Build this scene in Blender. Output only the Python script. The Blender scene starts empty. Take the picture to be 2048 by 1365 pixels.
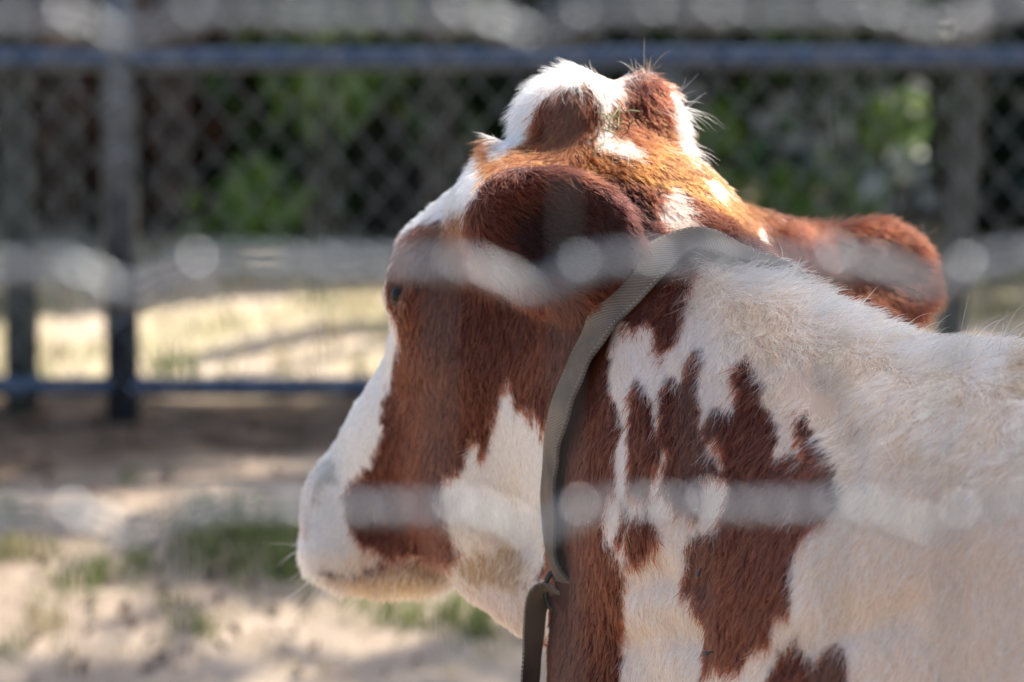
import bpy, bmesh, math, random
import numpy as np
from mathutils import Vector, Matrix, Quaternion

random.seed(7); np.random.seed(7)
rng = np.random.default_rng(11)
scene = bpy.context.scene
COL = scene.collection

# ------------------------------------------------------------------ camera, sky, sun, exposure
CAM_Z, PITCH, FPX = 1.90, math.radians(9.45), 8000.0
cam_d = bpy.data.cameras.new('camera'); cam = bpy.data.objects.new('camera', cam_d); COL.objects.link(cam)
cam.location = (0, 0, CAM_Z); cam.rotation_euler = (math.pi/2 - PITCH, 0, 0)
cam_d.sensor_width = 36.0; cam_d.lens = 36.0*FPX/2048.0
cam_d.clip_start = 0.05; cam_d.clip_end = 500.0
cam_d.dof.use_dof = True; cam_d.dof.focus_distance = 3.80; cam_d.dof.aperture_fstop = cam_d.lens/32.5
scene.camera = cam

SUN_DIR = Vector((0.60, 0.40, 1.05)).normalized()          # towards the sun: behind the cow, to the right, high
world = bpy.data.worlds.new('World'); scene.world = world; world.use_nodes = True
wn = world.node_tree.nodes; wl = world.node_tree.links
bg = wn['Background']; sky = wn.new('ShaderNodeTexSky'); sky.sky_type = 'NISHITA'; sky.sun_disc = False
sky.sun_elevation = math.asin(SUN_DIR.z); sky.sun_rotation = math.atan2(SUN_DIR.x, SUN_DIR.y)
sky.air_density = 1.0; sky.dust_density = 2.5; sky.ozone_density = 0.6
wl.new(sky.outputs[0], bg.inputs[0]); bg.inputs[1].default_value = 0.15
sun_d = bpy.data.lights.new('sun', 'SUN'); sun = bpy.data.objects.new('sun', sun_d); COL.objects.link(sun)
sun_d.energy = 5.0; sun_d.angle = math.radians(0.53); sun_d.color = (1.0, 0.93, 0.82)
sun.rotation_euler = SUN_DIR.to_track_quat('Z', 'Y').to_euler(); sun.location = SUN_DIR*40
scene.view_settings.view_transform = 'Standard'; scene.view_settings.look = 'None'
scene.view_settings.exposure = 0.86; scene.view_settings.gamma = 1.0
scene.cycles.use_denoising = True
scene.cycles.max_bounces = 10; scene.cycles.diffuse_bounces = 4; scene.cycles.transmission_bounces = 8
scene.cycles.glossy_bounces = 4; scene.cycles.transparent_max_bounces = 16
scene.cycles.sample_clamp_indirect = 6.0

# ------------------------------------------------------------------ helpers
_F = np.array([0, math.cos(PITCH), -math.sin(PITCH)]); _U = np.array([0, math.sin(PITCH), math.cos(PITCH)])
def pt(u, v, d):
    """survey note (picture column, row, distance) -> place in the world"""
    return np.array([0, 0, CAM_Z]) + d*(_F + (u-1024)/FPX*np.array([1., 0, 0]) + (682.5-v)/FPX*_U)
def plan(P):
    q = P - np.array([0, 0, CAM_Z]); d = q @ _F
    return np.stack([1024 + FPX*q[:, 0]/d, 682.5 - FPX*(q @ _U)/d], 1)

def tag(o, label=None, cat=None, group=None, kind=None):
    if label: o['label'] = label
    if cat: o['category'] = cat
    if group: o['group'] = group
    if kind: o['kind'] = kind
    return o
def empty(name, loc=(0, 0, 0), rz=0):
    o = bpy.data.objects.new(name, None); COL.objects.link(o); o.location = loc; o.rotation_euler = (0, 0, rz)
    o.empty_display_size = 0.1
    return o
def mesh_obj(name, V, F, mat=None, parent=None, smooth=True):
    me = bpy.data.meshes.new(name); me.from_pydata([tuple(map(float, v)) for v in V], [], [tuple(map(int, f)) for f in F]); me.update()
    if smooth: me.polygons.foreach_set('use_smooth', [True]*len(me.polygons))
    if mat: me.materials.append(mat)
    o = bpy.data.objects.new(name, me); COL.objects.link(o)
    if parent: o.parent = parent
    return o
def inst(name, me, parent=None, loc=(0, 0, 0), rot=None):
    o = bpy.data.objects.new(name, me); COL.objects.link(o); o.location = loc
    if rot is not None: o.rotation_euler = rot
    if parent: o.parent = parent
    return o
def tube(path, rad, n=8, cap=True):
    """swept tube; rad is a number or one per point"""
    P = np.asarray(path, float); N = len(P); r = np.full(N, rad) if np.isscalar(rad) else np.asarray(rad, float)
    T = np.gradient(P, axis=0); T /= np.linalg.norm(T, axis=1)[:, None] + 1e-12
    up = np.array([0, 0, 1.]) if abs(T[0][2]) < .9 else np.array([1., 0, 0])
    V = []; a = np.cross(T[0], up); a /= np.linalg.norm(a)
    for i in range(N):
        a = a - T[i]*np.dot(a, T[i]); a /= np.linalg.norm(a); b = np.cross(T[i], a)
        for k in range(n):
            w = 2*math.pi*k/n; V.append(P[i] + r[i]*(math.cos(w)*a + math.sin(w)*b))
    F = []
    for i in range(N-1):
        for k in range(n):
            k2 = (k+1) % n; F.append((i*n+k, i*n+k2, (i+1)*n+k2, (i+1)*n+k))
    if cap: F.append(tuple(range(n-1, -1, -1))); F.append(tuple(range((N-1)*n, N*n)))
    return V, F
class MB:
    def __init__(s): s.V = []; s.F = []
    def add(s, V, F):
        o = len(s.V); s.V += [tuple(v) for v in V]; s.F += [tuple(i+o for i in f) for f in F]; return s

def new_mat(name):
    m = bpy.data.materials.new(name); m.use_nodes = True; nt = m.node_tree
    return m, nt, nt.nodes['Principled BSDF']
def noise_mat(name, c1, c2, scale=20, rough=.7, metal=0, bump=0.0, detail=6, coord='Object', lo=.35, hi=.65, bdist=.01, spec=.5):
    m, nt, b = new_mat(name); N = nt.nodes; L = nt.links
    tc = N.new('ShaderNodeTexCoord'); no = N.new('ShaderNodeTexNoise'); no.inputs['Scale'].default_value = scale; no.inputs['Detail'].default_value = detail
    L.new(tc.outputs[coord], no.inputs['Vector'])
    cr = N.new('ShaderNodeValToRGB'); cr.color_ramp.elements[0].color = (*c1, 1); cr.color_ramp.elements[1].color = (*c2, 1)
    cr.color_ramp.elements[0].position = lo; cr.color_ramp.elements[1].position = hi
    L.new(no.outputs['Fac'], cr.inputs[0]); L.new(cr.outputs[0], b.inputs['Base Color'])
    b.inputs['Roughness'].default_value = rough; b.inputs['Metallic'].default_value = metal
    b.inputs['Specular IOR Level'].default_value = spec
    if bump:
        bp = N.new('ShaderNodeBump'); bp.inputs['Strength'].default_value = bump; bp.inputs['Distance'].default_value = bdist
        L.new(no.outputs['Fac'], bp.inputs['Height']); L.new(bp.outputs[0], b.inputs['Normal'])
    return m

# ------------------------------------------------------------------ the cow's body: one continuous surface
HEAD = np.array([-.70, .714, 0]); HEAD /= np.linalg.norm(HEAD)         # body heading
COW_A = math.atan2(HEAD[1], HEAD[0])
WITH = pt(1980, 660, 3.70); COW_O = np.array([WITH[0], WITH[1], 0.0])
RZ = np.array([[math.cos(COW_A), -math.sin(COW_A), 0], [math.sin(COW_A), math.cos(COW_A), 0], [0, 0, 1]])
def loc(P): return (np.asarray(P) - COW_O) @ RZ            # world -> cow
def wld(P): return np.asarray(P) @ RZ.T + COW_O
def locv(D): return np.asarray(D) @ RZ

VOX = 0.008
GMIN = np.array([-1.85, -0.62, -0.02]); GMAX = np.array([1.25, 0.62, 1.66])
GN = np.ceil((GMAX-GMIN)/VOX).astype(int)
SD = np.full(GN, 0.25, np.float32)
AX = [GMIN[i] + VOX*np.arange(GN[i], dtype=np.float32) for i in range(3)]

def _window(lo, hi):
    i0 = np.clip(np.floor((lo-GMIN)/VOX).astype(int), 0, GN); i1 = np.clip(np.ceil((hi-GMIN)/VOX).astype(int)+1, 0, GN)
    sl = tuple(slice(a, b) for a, b in zip(i0, i1))
    X, Y, Z = np.meshgrid(AX[0][sl[0]], AX[1][sl[1]], AX[2][sl[2]], indexing='ij')
    return sl, np.stack([X, Y, Z], -1)
def _smin(a, b, k):
    h = np.clip(.5 + .5*(b-a)/k, 0, 1); return b*(1-h) + a*h - k*h*(1-h)
def _apply(sl, d, k, sub):
    cur = SD[sl]
    SD[sl] = -_smin(-cur, d, k) if sub else _smin(cur, d, k)
def cone(a, b, ra, rb, lat=None, s=1.0, k=.03, sub=False, world=True):
    """tapered limb from a to b; lat/s squeeze it sideways"""
    if world: a, b = loc(a), loc(b)
    a = np.asarray(a, float); b = np.asarray(b, float)
    m = max(ra, rb)*max(1, s) + k + .05
    sl, P = _window(np.minimum(a, b)-m, np.maximum(a, b)+m)
    if P.size == 0: return
    rel = P - a.astype(np.float32); ba = b-a
    if lat is not None:
        l = np.asarray(locv(lat) if world else lat, float); l = l/np.linalg.norm(l)
        rel = rel + ((1/s-1)*(rel @ l.astype(np.float32)))[..., None]*l.astype(np.float32); ba = ba + (1/s-1)*(ba @ l)*l
    t = np.clip((rel @ ba.astype(np.float32))/max(ba @ ba, 1e-9), 0, 1)
    d = np.linalg.norm(rel - t[..., None]*ba.astype(np.float32), axis=-1) - (ra + (rb-ra)*t)
    _apply(sl, d.astype(np.float32), k, sub)
def ellip(c, axes, radii, k=.03, sub=False, world=True):
    c = loc(c) if world else np.asarray(c, float)
    A = np.array([np.asarray(locv(x) if world else x, float)/np.linalg.norm(x) for x in axes]); R = np.asarray(radii, float)
    m = R.max() + k + .04
    sl, P = _window(c-m, c+m)
    if P.size == 0: return
    q = (P - c.astype(np.float32)) @ A.T.astype(np.float32)
    k0 = np.linalg.norm(q/R.astype(np.float32), axis=-1); k1 = np.linalg.norm(q/(R*R).astype(np.float32), axis=-1)
    d = k0*(k0-1)/np.maximum(k1, 1e-6)
    _apply(sl, d.astype(np.float32), k, sub)

def ortho(d, hint):
    d = np.asarray(d, float); d = d/np.linalg.norm(d); h = np.asarray(hint, float); h = h - d*(h @ d); h /= np.linalg.norm(h)
    return d, h, np.cross(d, h)

# --- trunk and legs (cow coordinates: x ahead, y to its left, z up)
Y3 = np.array([0, 1., 0])
cone((-.22, 0, .95), (-.60, 0, .93), .335, .375, Y3, .80, .12, world=False)
cone((-.55, 0, .93), (-1.10, 0, 1.0), .375, .32, Y3, .84, .06, world=False)
cone((-1.10, 0, 1.02), (-1.42, 0, 1.05), .30, .22, Y3, .95, .06, world=False)
cone((-.02, 0, 1.20), (-1.2, 0, 1.30), .06, .055, None, 1, .12, world=False)        # back line
for s in (1, -1):
    cone((-1.18, s*.2, 1.24), (-1.50, s*.12, 1.18), .06, .05, None, 1, .08, world=False)     # hip and pin bones
    cone((-1.25, s*.17, 1.0), (-1.38, s*.19, .72), .19, .12, Y3, .7, .07, world=False)      # thigh
    cone((-1.33, s*.19, .72), (-1.58, s*.19, .50), .10, .055, None, 1, .04, world=False)
    cone((-1.58, s*.19, .50), (-1.53, s*.19, .13), .05, .04, None, 1, .03, world=False)
    cone((-1.53, s*.19, .13), (-1.46, s*.19, .05), .045, .055, None, 1, .02, world=False)
    cone((-.06, s*.14, 1.02), (.08, s*.17, .78), .19, .15, Y3, .60, .14, world=False)        # shoulder
    cone((.10, s*.17, .80), (.02, s*.17, .62), .12, .085, None, 1, .06, world=False)
    cone((.02, s*.18, .62), (.05, s*.17, .36), .075, .055, None, 1, .04, world=False)
    cone((.05, s*.17, .36), (.05, s*.17, .12), .045, .038, None, 1, .03, world=False)
    cone((.05, s*.17, .12), (.10, s*.17, .05), .045, .055, None, 1, .02, world=False)
ellip((-1.12, 0, .62), np.eye(3), (.22, .17, .17), .06, world=False)
cone((-1.58, 0, 1.16), (-1.68, 0, .70), .035, .02, None, 1, .04, world=False)
cone((-1.68, 0, .72), (-1.66, 0, .45), .018, .04, None, 1, .02, world=False)
# --- neck
NL = np.array([.74, .67, 0])
cone(pt(1260, 610, 4.06), pt(1335, 800, 4.00), .145, .18, NL, .66, .05)
cone(pt(1335, 800, 4.00), pt(1560, 1082, 3.87), .178, .200, NL, .66, .06)
cone(pt(1560, 1088, 3.87), pt(1880, 1290, 3.73), .200, .252, NL, .78, .10)
cone(pt(1300, 1060, 4.04), pt(1350, 1480, 3.95), .105, .135, NL, .9, .06)       # throat down to the brisket
cone(pt(1434, 658, 3.95), pt(1600, 784, 3.87), .037, .043, None, 1, .035)          # crest folded behind the collar
cone(pt(1600, 784, 3.87), pt(1900, 855, 3.74), .043, .052, None, 1, .07)
# --- head
HF = np.array([-.29, .35, -.40]); HF /= np.linalg.norm(HF)
HR = np.array([.76, .63, -.13]); HR = HR - HF*(HR @ HF); HR /= np.linalg.norm(HR)
HU = np.cross(HR, HF)
C0, C1, C2, C3, C4 = pt(1186, 450, 4.08), pt(1000, 645, 4.17), pt(850, 860, 4.27), pt(728, 1035, 4.34), pt(718, 1080, 4.345)
cone(C0, C1, .112, .116, HR, .9, .03)
cone(C1, C2, .112, .074, HR, .85, .03)
cone(C2, C3, .072, .054, HR, .95, .03)
cone(C3, C4, .052, .054, HR, 1.15, .02)
cone(pt(1080, 760, 4.12), pt(1010, 950, 4.17), .11, .10, HR, .95, .05)            # cheeks
cone(pt(1010, 950, 4.17), pt(860, 1085, 4.26), .095, .04, HR, .8, .04)             # jaw
cone(pt(860, 1110, 4.27), pt(770, 1125, 4.31), .036, .033, HR, 1.2, .02)           # chin
cone(pt(965, 1140, 4.16), pt(1075, 1185, 4.09), .036, .052, HR, .7, .04)            # throat skin
cone(pt(878, 510, 4.20), pt(955, 480, 4.17), .040, .055, None, 1, .05)            # brow
for s in (-1, 1):
    e = C1 + HF*(-.012) + HU*.045 + HR*s*.082
    ellip(e, (HF, HU, HR), (.055, .04, .034), .03)                                  # orbit
    ellip(e + HR*s*.028 + HF*.012, (HF, HU, HR), (.020, .011, .022), .010, sub=True)
    cone(e + HR*s*.026 - HF*.024 + HU*.010, e + HR*s*.024 + HF*.032 + HU*.010, .009, .007, None, 1, .008)   # lids
    cone(e + HR*s*.024 - HF*.020 - HU*.012, e + HR*s*.022 + HF*.034 - HU*.006, .007, .006, None, 1, .008)
    n = C3 + HF*.035 + HU*.012 + HR*s*.040
    ellip(n + HR*s*.012, (HF, HU, HR), (.012, .016, .02), .012, sub=True)            # nostril
    l = C4 + HU*-.035 + HR*s*.03
cone(pt(688, 1000, 4.36), pt(680, 1100, 4.34), .026, .028, HR, 1.5, .03)            # nose pad and upper lip
cone(pt(790, 890, 4.31), pt(700, 955, 4.345), .05, .032, HR, 1.1, .03)
# mop of the poll: two lobes with a groove
ellip(pt(1146, 246, 4.05), (HR, HU, HF), (.056, .050, .060), .018)
ellip(pt(1272, 250, 4.07), (HR, HU, HF), (.042, .051, .054), .008)
cone(pt(1315, 285, 4.12), pt(1335, 340, 4.13), .022, .022, None, 1, .03)
cone(pt(1250, 400, 4.05), pt(1330, 485, 4.02), .070, .078, None, 1, .04)             # back of the skull to the nape
cone(pt(1370, 465, 4.06), pt(1450, 505, 4.10), .05, .035, None, 1, .04)
ellip(pt(988, 300, 4.06), (HR, HU, HF), (.010, .018, .010), .010)                    # horn bud
# near ear laid back, far ear out
eD, eW, eT = ortho(np.array([.86, -.48, -.10]), np.array([0.1, 0, 1.]))
cone(pt(1010, 440, 4.06), pt(1030, 450, 3.97), .060, .048, None, 1, .035)
ellip(pt(1112, 478, 3.915), (eD, eW, eT), (.093, .071, .034), .032)
cone(pt(1060, 405, 4.01), pt(1220, 402, 4.0), .045, .045, None, 1, .05)
ellip(pt(1152, 462, 3.905) - eT*np.sign(eT[1])*.034, (eD, eW, eT), (.074, .050, .036), .012, sub=True)
fD, fW, fT = ortho(np.array([.82, .55, -.14]), np.array([.05, .25, 1.]))
cone(pt(1470, 495, 4.14), pt(1620, 520, 4.25), .044, .034, fT, .7, .05)
ellip(pt(1690, 550, 4.30), (fD, fW, fT), (.122, .056, .013), .03)
ellip(pt(1775, 555, 4.34), (fD, fW, fT), (.058, .058, .012), .03)
ellip(pt(1700, 545, 4.31) - fT*np.sign(fT[1])*.022, (fD, fW, fT), (.085, .036, .016), .012, sub=True)

def sdf(P):
    I = np.clip(np.round((np.asarray(P)-GMIN)/VOX).astype(int), 0, GN-1); return SD[I[..., 0], I[..., 1], I[..., 2]]
def surf(u, v, d0=3.2, d1=4.6):
    D = np.arange(d0, d1, .002); P = np.array([loc(pt(u, v, d)) for d in D]); k = np.argmax(sdf(P) < 0); return P[k]
# mouth line and near nostril pressed into the finished form
mouth = [surf(u, v) for u, v in ((655, 1140), (700, 1142), (750, 1128), (800, 1130), (850, 1142), (890, 1152))]
for a, b in zip(mouth[:-1], mouth[1:]): cone(a, b, .008, .008, None, 1, .008, sub=True, world=False)
ellip(surf(650, 985), np.eye(3), (.016, .016, .02), .012, world=False)
ellip(surf(636, 1005), np.eye(3), (.010, .010, .013), .010, sub=True, world=False)
ellip(pt(600, 1078, 4.34), (HR, HU, HF), (.03, .012, .014), .012, sub=True)
# folds of skin across the side of the neck
for pl in (((1245, 1175), (1320, 1150), (1400, 1165)), ((1250, 1290), (1330, 1262), (1400, 1275)), ((1560, 1330), (1680, 1250), (1800, 1220)), ((1640, 760), (1700, 860), (1720, 960))):
    q = [surf(u, v) for u, v in pl]
    for a, b in zip(q[:-1], q[1:]): cone(a, b, .006, .006, None, 1, .03, sub=True, world=False)

def surface_nets(S):
    """smooth boundary mesh of the field S"""
    ins = S < 0
    nx, ny, nz = S.shape
    c = np.zeros((nx-1, ny-1, nz-1), np.uint8)
    corners = [(i, j, k) for i in (0, 1) for j in (0, 1) for k in (0, 1)]
    for i, j, k in corners: c += ins[i:nx-1+i, j:ny-1+j, k:nz-1+k]
    act = np.argwhere((c > 0) & (c < 8))
    val = {q: S[act[:, 0]+q[0], act[:, 1]+q[1], act[:, 2]+q[2]] for q in corners}
    acc = np.zeros((len(act), 3)); cnt = np.zeros(len(act))
    for a in range(8):
        for b in range(a+1, 8):
            A, B = corners[a], corners[b]
            if sum(abs(x-y) for x, y in zip(A, B)) != 1: continue
            va, vb = val[A], val[B]; m = (va < 0) != (vb < 0)
            t = np.where(m, va/np.where(m, va-vb, 1), 0)
            p = np.array(A)[None]*(1-t[:, None]) + np.array(B)[None]*t[:, None]
            acc[m] += p[m]; cnt[m] += 1
    V = act + acc/cnt[:, None]
    idx = np.full((nx-1, ny-1, nz-1), -1, np.int32); idx[act[:, 0], act[:, 1], act[:, 2]] = np.arange(len(act))
    Fs = []
    for ax in range(3):
        o1, o2 = [(1, 2), (2, 0), (0, 1)][ax]
        lo = [slice(None)]*3; hi = [slice(None)]*3; lo[ax] = slice(0, S.shape[ax]-1); hi[ax] = slice(1, S.shape[ax])
        a, b = ins[tuple(lo)], ins[tuple(hi)]
        e = np.argwhere(a != b); e = e[(e[:, o1] > 0) & (e[:, o2] > 0) & (e[:, o1] < S.shape[o1]-1) & (e[:, o2] < S.shape[o2]-1)]
        flip = ~a[e[:, 0], e[:, 1], e[:, 2]]
        q = []
        for d1, d2 in ((0, 0), (-1, 0), (-1, -1), (0, -1)):
            f = e.copy(); f[:, o1] += d1; f[:, o2] += d2; q.append(idx[f[:, 0], f[:, 1], f[:, 2]])
        q = np.stack(q, 1); q[flip] = q[flip][:, ::-1]; Fs.append(q)
    F = np.concatenate(Fs); F = F[(F >= 0).all(1)]
    return V, F
bV, bF = surface_nets(SD)
bV = bV*VOX + GMIN
# relax the surface a little
def relax(V, F, it=4, lam=.5):
    e = np.concatenate([F[:, [0, 1]], F[:, [1, 2]], F[:, [2, 3]], F[:, [3, 0]]]); e = np.concatenate([e, e[:, ::-1]])
    deg = np.bincount(e[:, 0], minlength=len(V)).astype(float)
    for _ in range(it):
        s = np.stack([np.bincount(e[:, 0], weights=V[e[:, 1], i], minlength=len(V)) for i in range(3)], 1)
        V = V + lam*(s/np.maximum(deg, 1)[:, None] - V)
    return V
bV = relax(bV, bF, 3, .5)
def vnormals(V, F):
    n = np.cross(V[F[:, 2]]-V[F[:, 0]], V[F[:, 3]]-V[F[:, 1]])
    N = np.stack([np.bincount(F.ravel(), weights=np.repeat(n[:, i], 4), minlength=len(V)) for i in range(3)], 1)
    return N/(np.linalg.norm(N, axis=1)[:, None]+1e-12)
bN = vnormals(bV, bF)
# ------------------------------------------------------------------ coat markings and hair
WHITE, RED, DARK, TAN, PINK, GREY, CREAM = ((.80, .765, .725), (.082, .0185, .0080), (.030, .0085, .0048), (.56, .36, .20), (.66, .52, .45), (.52, .49, .43), (.74, .58, .42))
TAN2 = (.50, .30, .165)
# outlines of the markings, drawn on the cow's left side (survey columns and rows, range of distance)
MARKS = [
 (RED, 3.6, 9, [(985,325),(930,420),(850,445),(815,470),(790,510),(770,545),(770,600),(800,650),(800,690),(785,740),(770,800),(765,870),(740,930),(700,965),(690,1000),(700,1060),(725,1085),(760,1110),(830,1115),(900,1138),(918,1110),(895,1060),(880,1010),(880,980),(895,955),(920,945),(935,900),(950,880),(960,915),(970,915),(980,870),(1000,790),(1015,765),(1030,800),(1060,830),(1080,850),(1085,880),(1110,800),(1200,640),(1300,545),(1380,470),(1440,490),(1520,520),(1545,470),(1540,400),(1480,340),(1400,325),(1345,330),(1295,312),(1245,316),(1210,304),(1180,278),(1090,268),(1045,288)]),
 (RED, 3.6, 9, [(1064,280),(1084,208),(1116,178),(1162,166),(1192,188),(1204,240),(1194,272),(1170,285),(1120,300)]),
 (RED, 3.6, 9, [(1220,250),(1224,195),(1248,160),(1285,138),(1318,140),(1336,190),(1346,250),(1364,300),(1395,345),(1300,318),(1262,290),(1228,272)]),
 (RED, 3.6, 9, [(950,262),(990,266),(1003,325),(972,335)]),
 (WHITE, 3.95, 9, [(1395,345),(1425,357),(1465,390),(1440,397),(1410,375)]),
 (WHITE, 4.0, 9, [(1488,490),(1500,470),(1515,440),(1528,465),(1515,500),(1522,540),(1500,555),(1488,520)]),
 (PINK, 3.9, 9, [(1325,385),(1350,372),(1385,430),(1400,460),(1350,478),(1315,450)]),
 (RED, 4.10, 9, [(1527,430),(1900,400),(1900,720),(1700,720),(1520,600)]),
 (DARK, 3.6, 3.965, [(1015,440),(1050,395),(1140,365),(1240,370),(1300,410),(1310,490),(1285,540),(1180,560),(1060,540),(1015,490)]),  # shade inside the near ear put into a darker hair colour
 (RED, 3.6, 9, [(1240,620),(1225,690),(1218,740),(1218,800),(1238,812),(1242,850),(1228,900),(1230,960),(1215,1020),(1200,1085),(1222,1095),(1235,1120),(1250,1160),(1242,1250),(1235,1460),(1000,1460),(1092,1100),(1095,900),(1150,700)]),
 (RED, 3.6, 9, [(1500,520),(1440,515),(1395,535),(1375,580),(1365,640),(1345,690),(1322,712),(1310,680),(1290,655),(1265,668),(1240,640),(1200,640),(1330,480),(1450,470)]),
 (RED, 3.5, 9, [(1258,830),(1262,790),(1280,752),(1300,800),(1312,850),(1320,880),(1325,920),(1305,960),(1300,990),(1275,1000),(1255,985),(1262,930),(1258,880)]),
 (RED, 3.5, 9, [(1320,830),(1318,790),(1340,745),(1358,765),(1372,735),(1392,690),(1406,700),(1396,760),(1395,800),(1400,850),(1410,890),(1430,905),(1440,925),(1425,945),(1400,965),(1405,1010),(1395,1040),(1365,1020),(1340,990),(1322,990),(1325,940),(1335,900),(1318,900)]),
 (RED, 3.3, 9, [(1405,840),(1420,825),(1465,830),(1480,790),(1468,770),(1470,730),(1495,712),(1505,740),(1522,750),(1525,800),(1545,830),(1556,870),(1545,905),(1560,915),(1580,900),(1605,930),(1610,900),(1600,870),(1588,850),(1590,828),(1615,830),(1628,870),(1650,895),(1672,945),(1680,985),(1670,1020),(1640,1040),(1600,1075),(1585,1120),(1588,1180),(1575,1230),(1540,1250),(1540,1290),(1500,1300),(1480,1340),(1450,1345),(1420,1330),(1400,1365),(1410,1300),(1415,1255),(1390,1230),(1385,1190),(1362,1180),(1370,1130),(1375,1085),(1405,1070),(1440,1060),(1445,1010),(1460,970),(1455,955),(1430,960),(1445,920),(1440,890),(1420,880),(1405,865)]),
 (WHITE, 3.3, 9, [(1408,885),(1432,878),(1447,900),(1442,935),(1432,908)]),
 (WHITE, 3.3, 9, [(1578,1018),(1592,1015),(1598,1028),(1585,1036)]),
 (RED, 3.5, 9, [(1250,1060),(1262,1030),(1310,1025),(1315,1070),(1310,1090),(1290,1100),(1280,1125),(1255,1130),(1250,1100)]),
 (RED, 3.5, 9, [(1228,1060),(1240,1010),(1258,1010),(1250,1060),(1240,1085),(1225,1085)]),
 (RED, 3.3, 9, [(1530,1375),(1550,1310),(1585,1275),(1610,1310),(1640,1330),(1650,1300),(1680,1290),(1695,1330),(1720,1600),(1500,1600)]),
 (TAN2, 4.05, 9, [(688,1172),(735,1135),(800,1122),(850,1132),(880,1160),(885,1225),(690,1225)]),
 (TAN2, 4.0, 9, [(915,1130),(960,1098),(1030,1100),(1062,1140),(1045,1178),(980,1182),(930,1168)]),
 ((.22, .11, .09), 4.2, 9, [(624,984),(640,988),(645,1010),(634,1020),(625,1003)]),  # dark of the nostril opening put into the colour
 ((.20, .12, .08), 4.05, 9, [(632,1140),(700,1150),(765,1120),(830,1130),(832,1138),(768,1131),(702,1163),(634,1152)]),  # shade of the mouth crease put into the coat colour
 (DARK, 4.0, 9, [(782,560),(838,568),(842,582),(800,573),(782,577)]),  # dark lashes and skin, with the lid crease shaded in the colour
 (CREAM, 4.05, 4.06, [(690,1155),(735,1110),(790,1100),(830,1122),(905,1142),(925,1105),(980,1085),(1050,1110),(1060,1160),(1000,1185),(930,1168),(870,1160),(880,1215),(690,1215)]),
 (PINK, 4.0, 9, [(870,1185),(940,1175),(1040,1190),(1100,1150),(1125,1280),(850,1270)]),
 (TAN2, 3.3, 9, [(2010,700),(2040,690),(2080,705),(2075,750),(2035,755),(2008,730)]),
 (GREY, 4.2, 9, [(600,930),(640,915),(672,925),(676,955),(655,985),(625,985),(600,975)]),
 (PINK, 4.2, 9, [(592,950),(624,962),(630,1020),(618,1075),(592,1075)]),
]
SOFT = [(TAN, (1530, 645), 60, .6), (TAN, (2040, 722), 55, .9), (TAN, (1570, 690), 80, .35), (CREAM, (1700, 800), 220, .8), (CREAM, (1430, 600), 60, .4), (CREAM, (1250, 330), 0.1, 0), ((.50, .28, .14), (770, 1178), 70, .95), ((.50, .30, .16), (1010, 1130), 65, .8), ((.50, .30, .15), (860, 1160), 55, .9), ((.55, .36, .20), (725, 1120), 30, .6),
        (CREAM, (1900, 1050), 420, .7), (CREAM, (1000, 1050), 120, .4), ((.30, .085, .016), (1400, 400), 80, .85), ((.28, .078, .015), (1300, 350), 60, .85), ((.24, .062, .014), (985, 380), 85, .85), ((.24, .062, .014), (1150, 325), 75, .85), (CREAM, (1330, 1250), 130, .25)]  # orange tones put the sun on nape and ear rim into the hair

def vnoise(P, f, seed=0):
    """cheap smooth noise from a few sine waves, -1..1"""
    r = np.random.default_rng(seed); out = np.zeros(len(P))
    for i in range(7):
        w = r.normal(size=3); w *= f*(.6+.9*r.random())/np.linalg.norm(w)
        out += np.sin(P @ w*6.283 + r.random()*6.283)
    return out/3.2
def inside(Q, poly):
    x, y = Q[:, 0], Q[:, 1]; c = np.zeros(len(Q), bool); n = len(poly)
    for i in range(n):
        x1, y1 = poly[i]; x2, y2 = poly[(i+1) % n]
        if y1 == y2: continue
        m = ((y1 > y) != (y2 > y)) & (x < (x2-x1)*(y-y1)/(y2-y1) + x1)
        c ^= m
    return c
def coat_colour(Pl, jitter=1.0, rs=None):
    Pw = wld(Pl); Q = plan(Pw); d = (Pw - np.array([0, 0, CAM_Z])) @ _F
    Q = Q + jitter*np.stack([3.0*vnoise(Pl, 70, 1) + 3*vnoise(Pl, 18, 2), 8*vnoise(Pl, 80, 3) + 4*vnoise(Pl, 15, 4)], 1)
    if rs is not None: Q = Q + rs.normal(size=Q.shape)*np.array([2.5, 8])
    C = np.tile(np.array(WHITE), (len(Pl), 1))
    back = (Pl[:, 0] < -.16)                                      # the trunk out of the picture: large red islands
    isl = vnoise(Pl*np.array([1, .7, 1]), 1.5, 9) + .35*vnoise(Pl, 7, 10) > .35
    C[back & isl & (Q[:, 0] > 2120)] = RED
    for col, d0, d1, poly in MARKS:
        m = inside(Q + (rs.normal(size=Q.shape)*16 if rs is not None and col == TAN2 else 0), poly) & (d > d0) & (d < d1); C[m] = col
    white = C[:, 0] > .7
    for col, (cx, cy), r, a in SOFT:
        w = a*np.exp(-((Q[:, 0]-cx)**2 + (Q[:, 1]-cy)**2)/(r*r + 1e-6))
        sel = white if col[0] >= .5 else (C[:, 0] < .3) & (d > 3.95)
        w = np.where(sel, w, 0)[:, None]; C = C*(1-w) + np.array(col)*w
    return C
def lut(a): return np.array(a, float)

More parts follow.
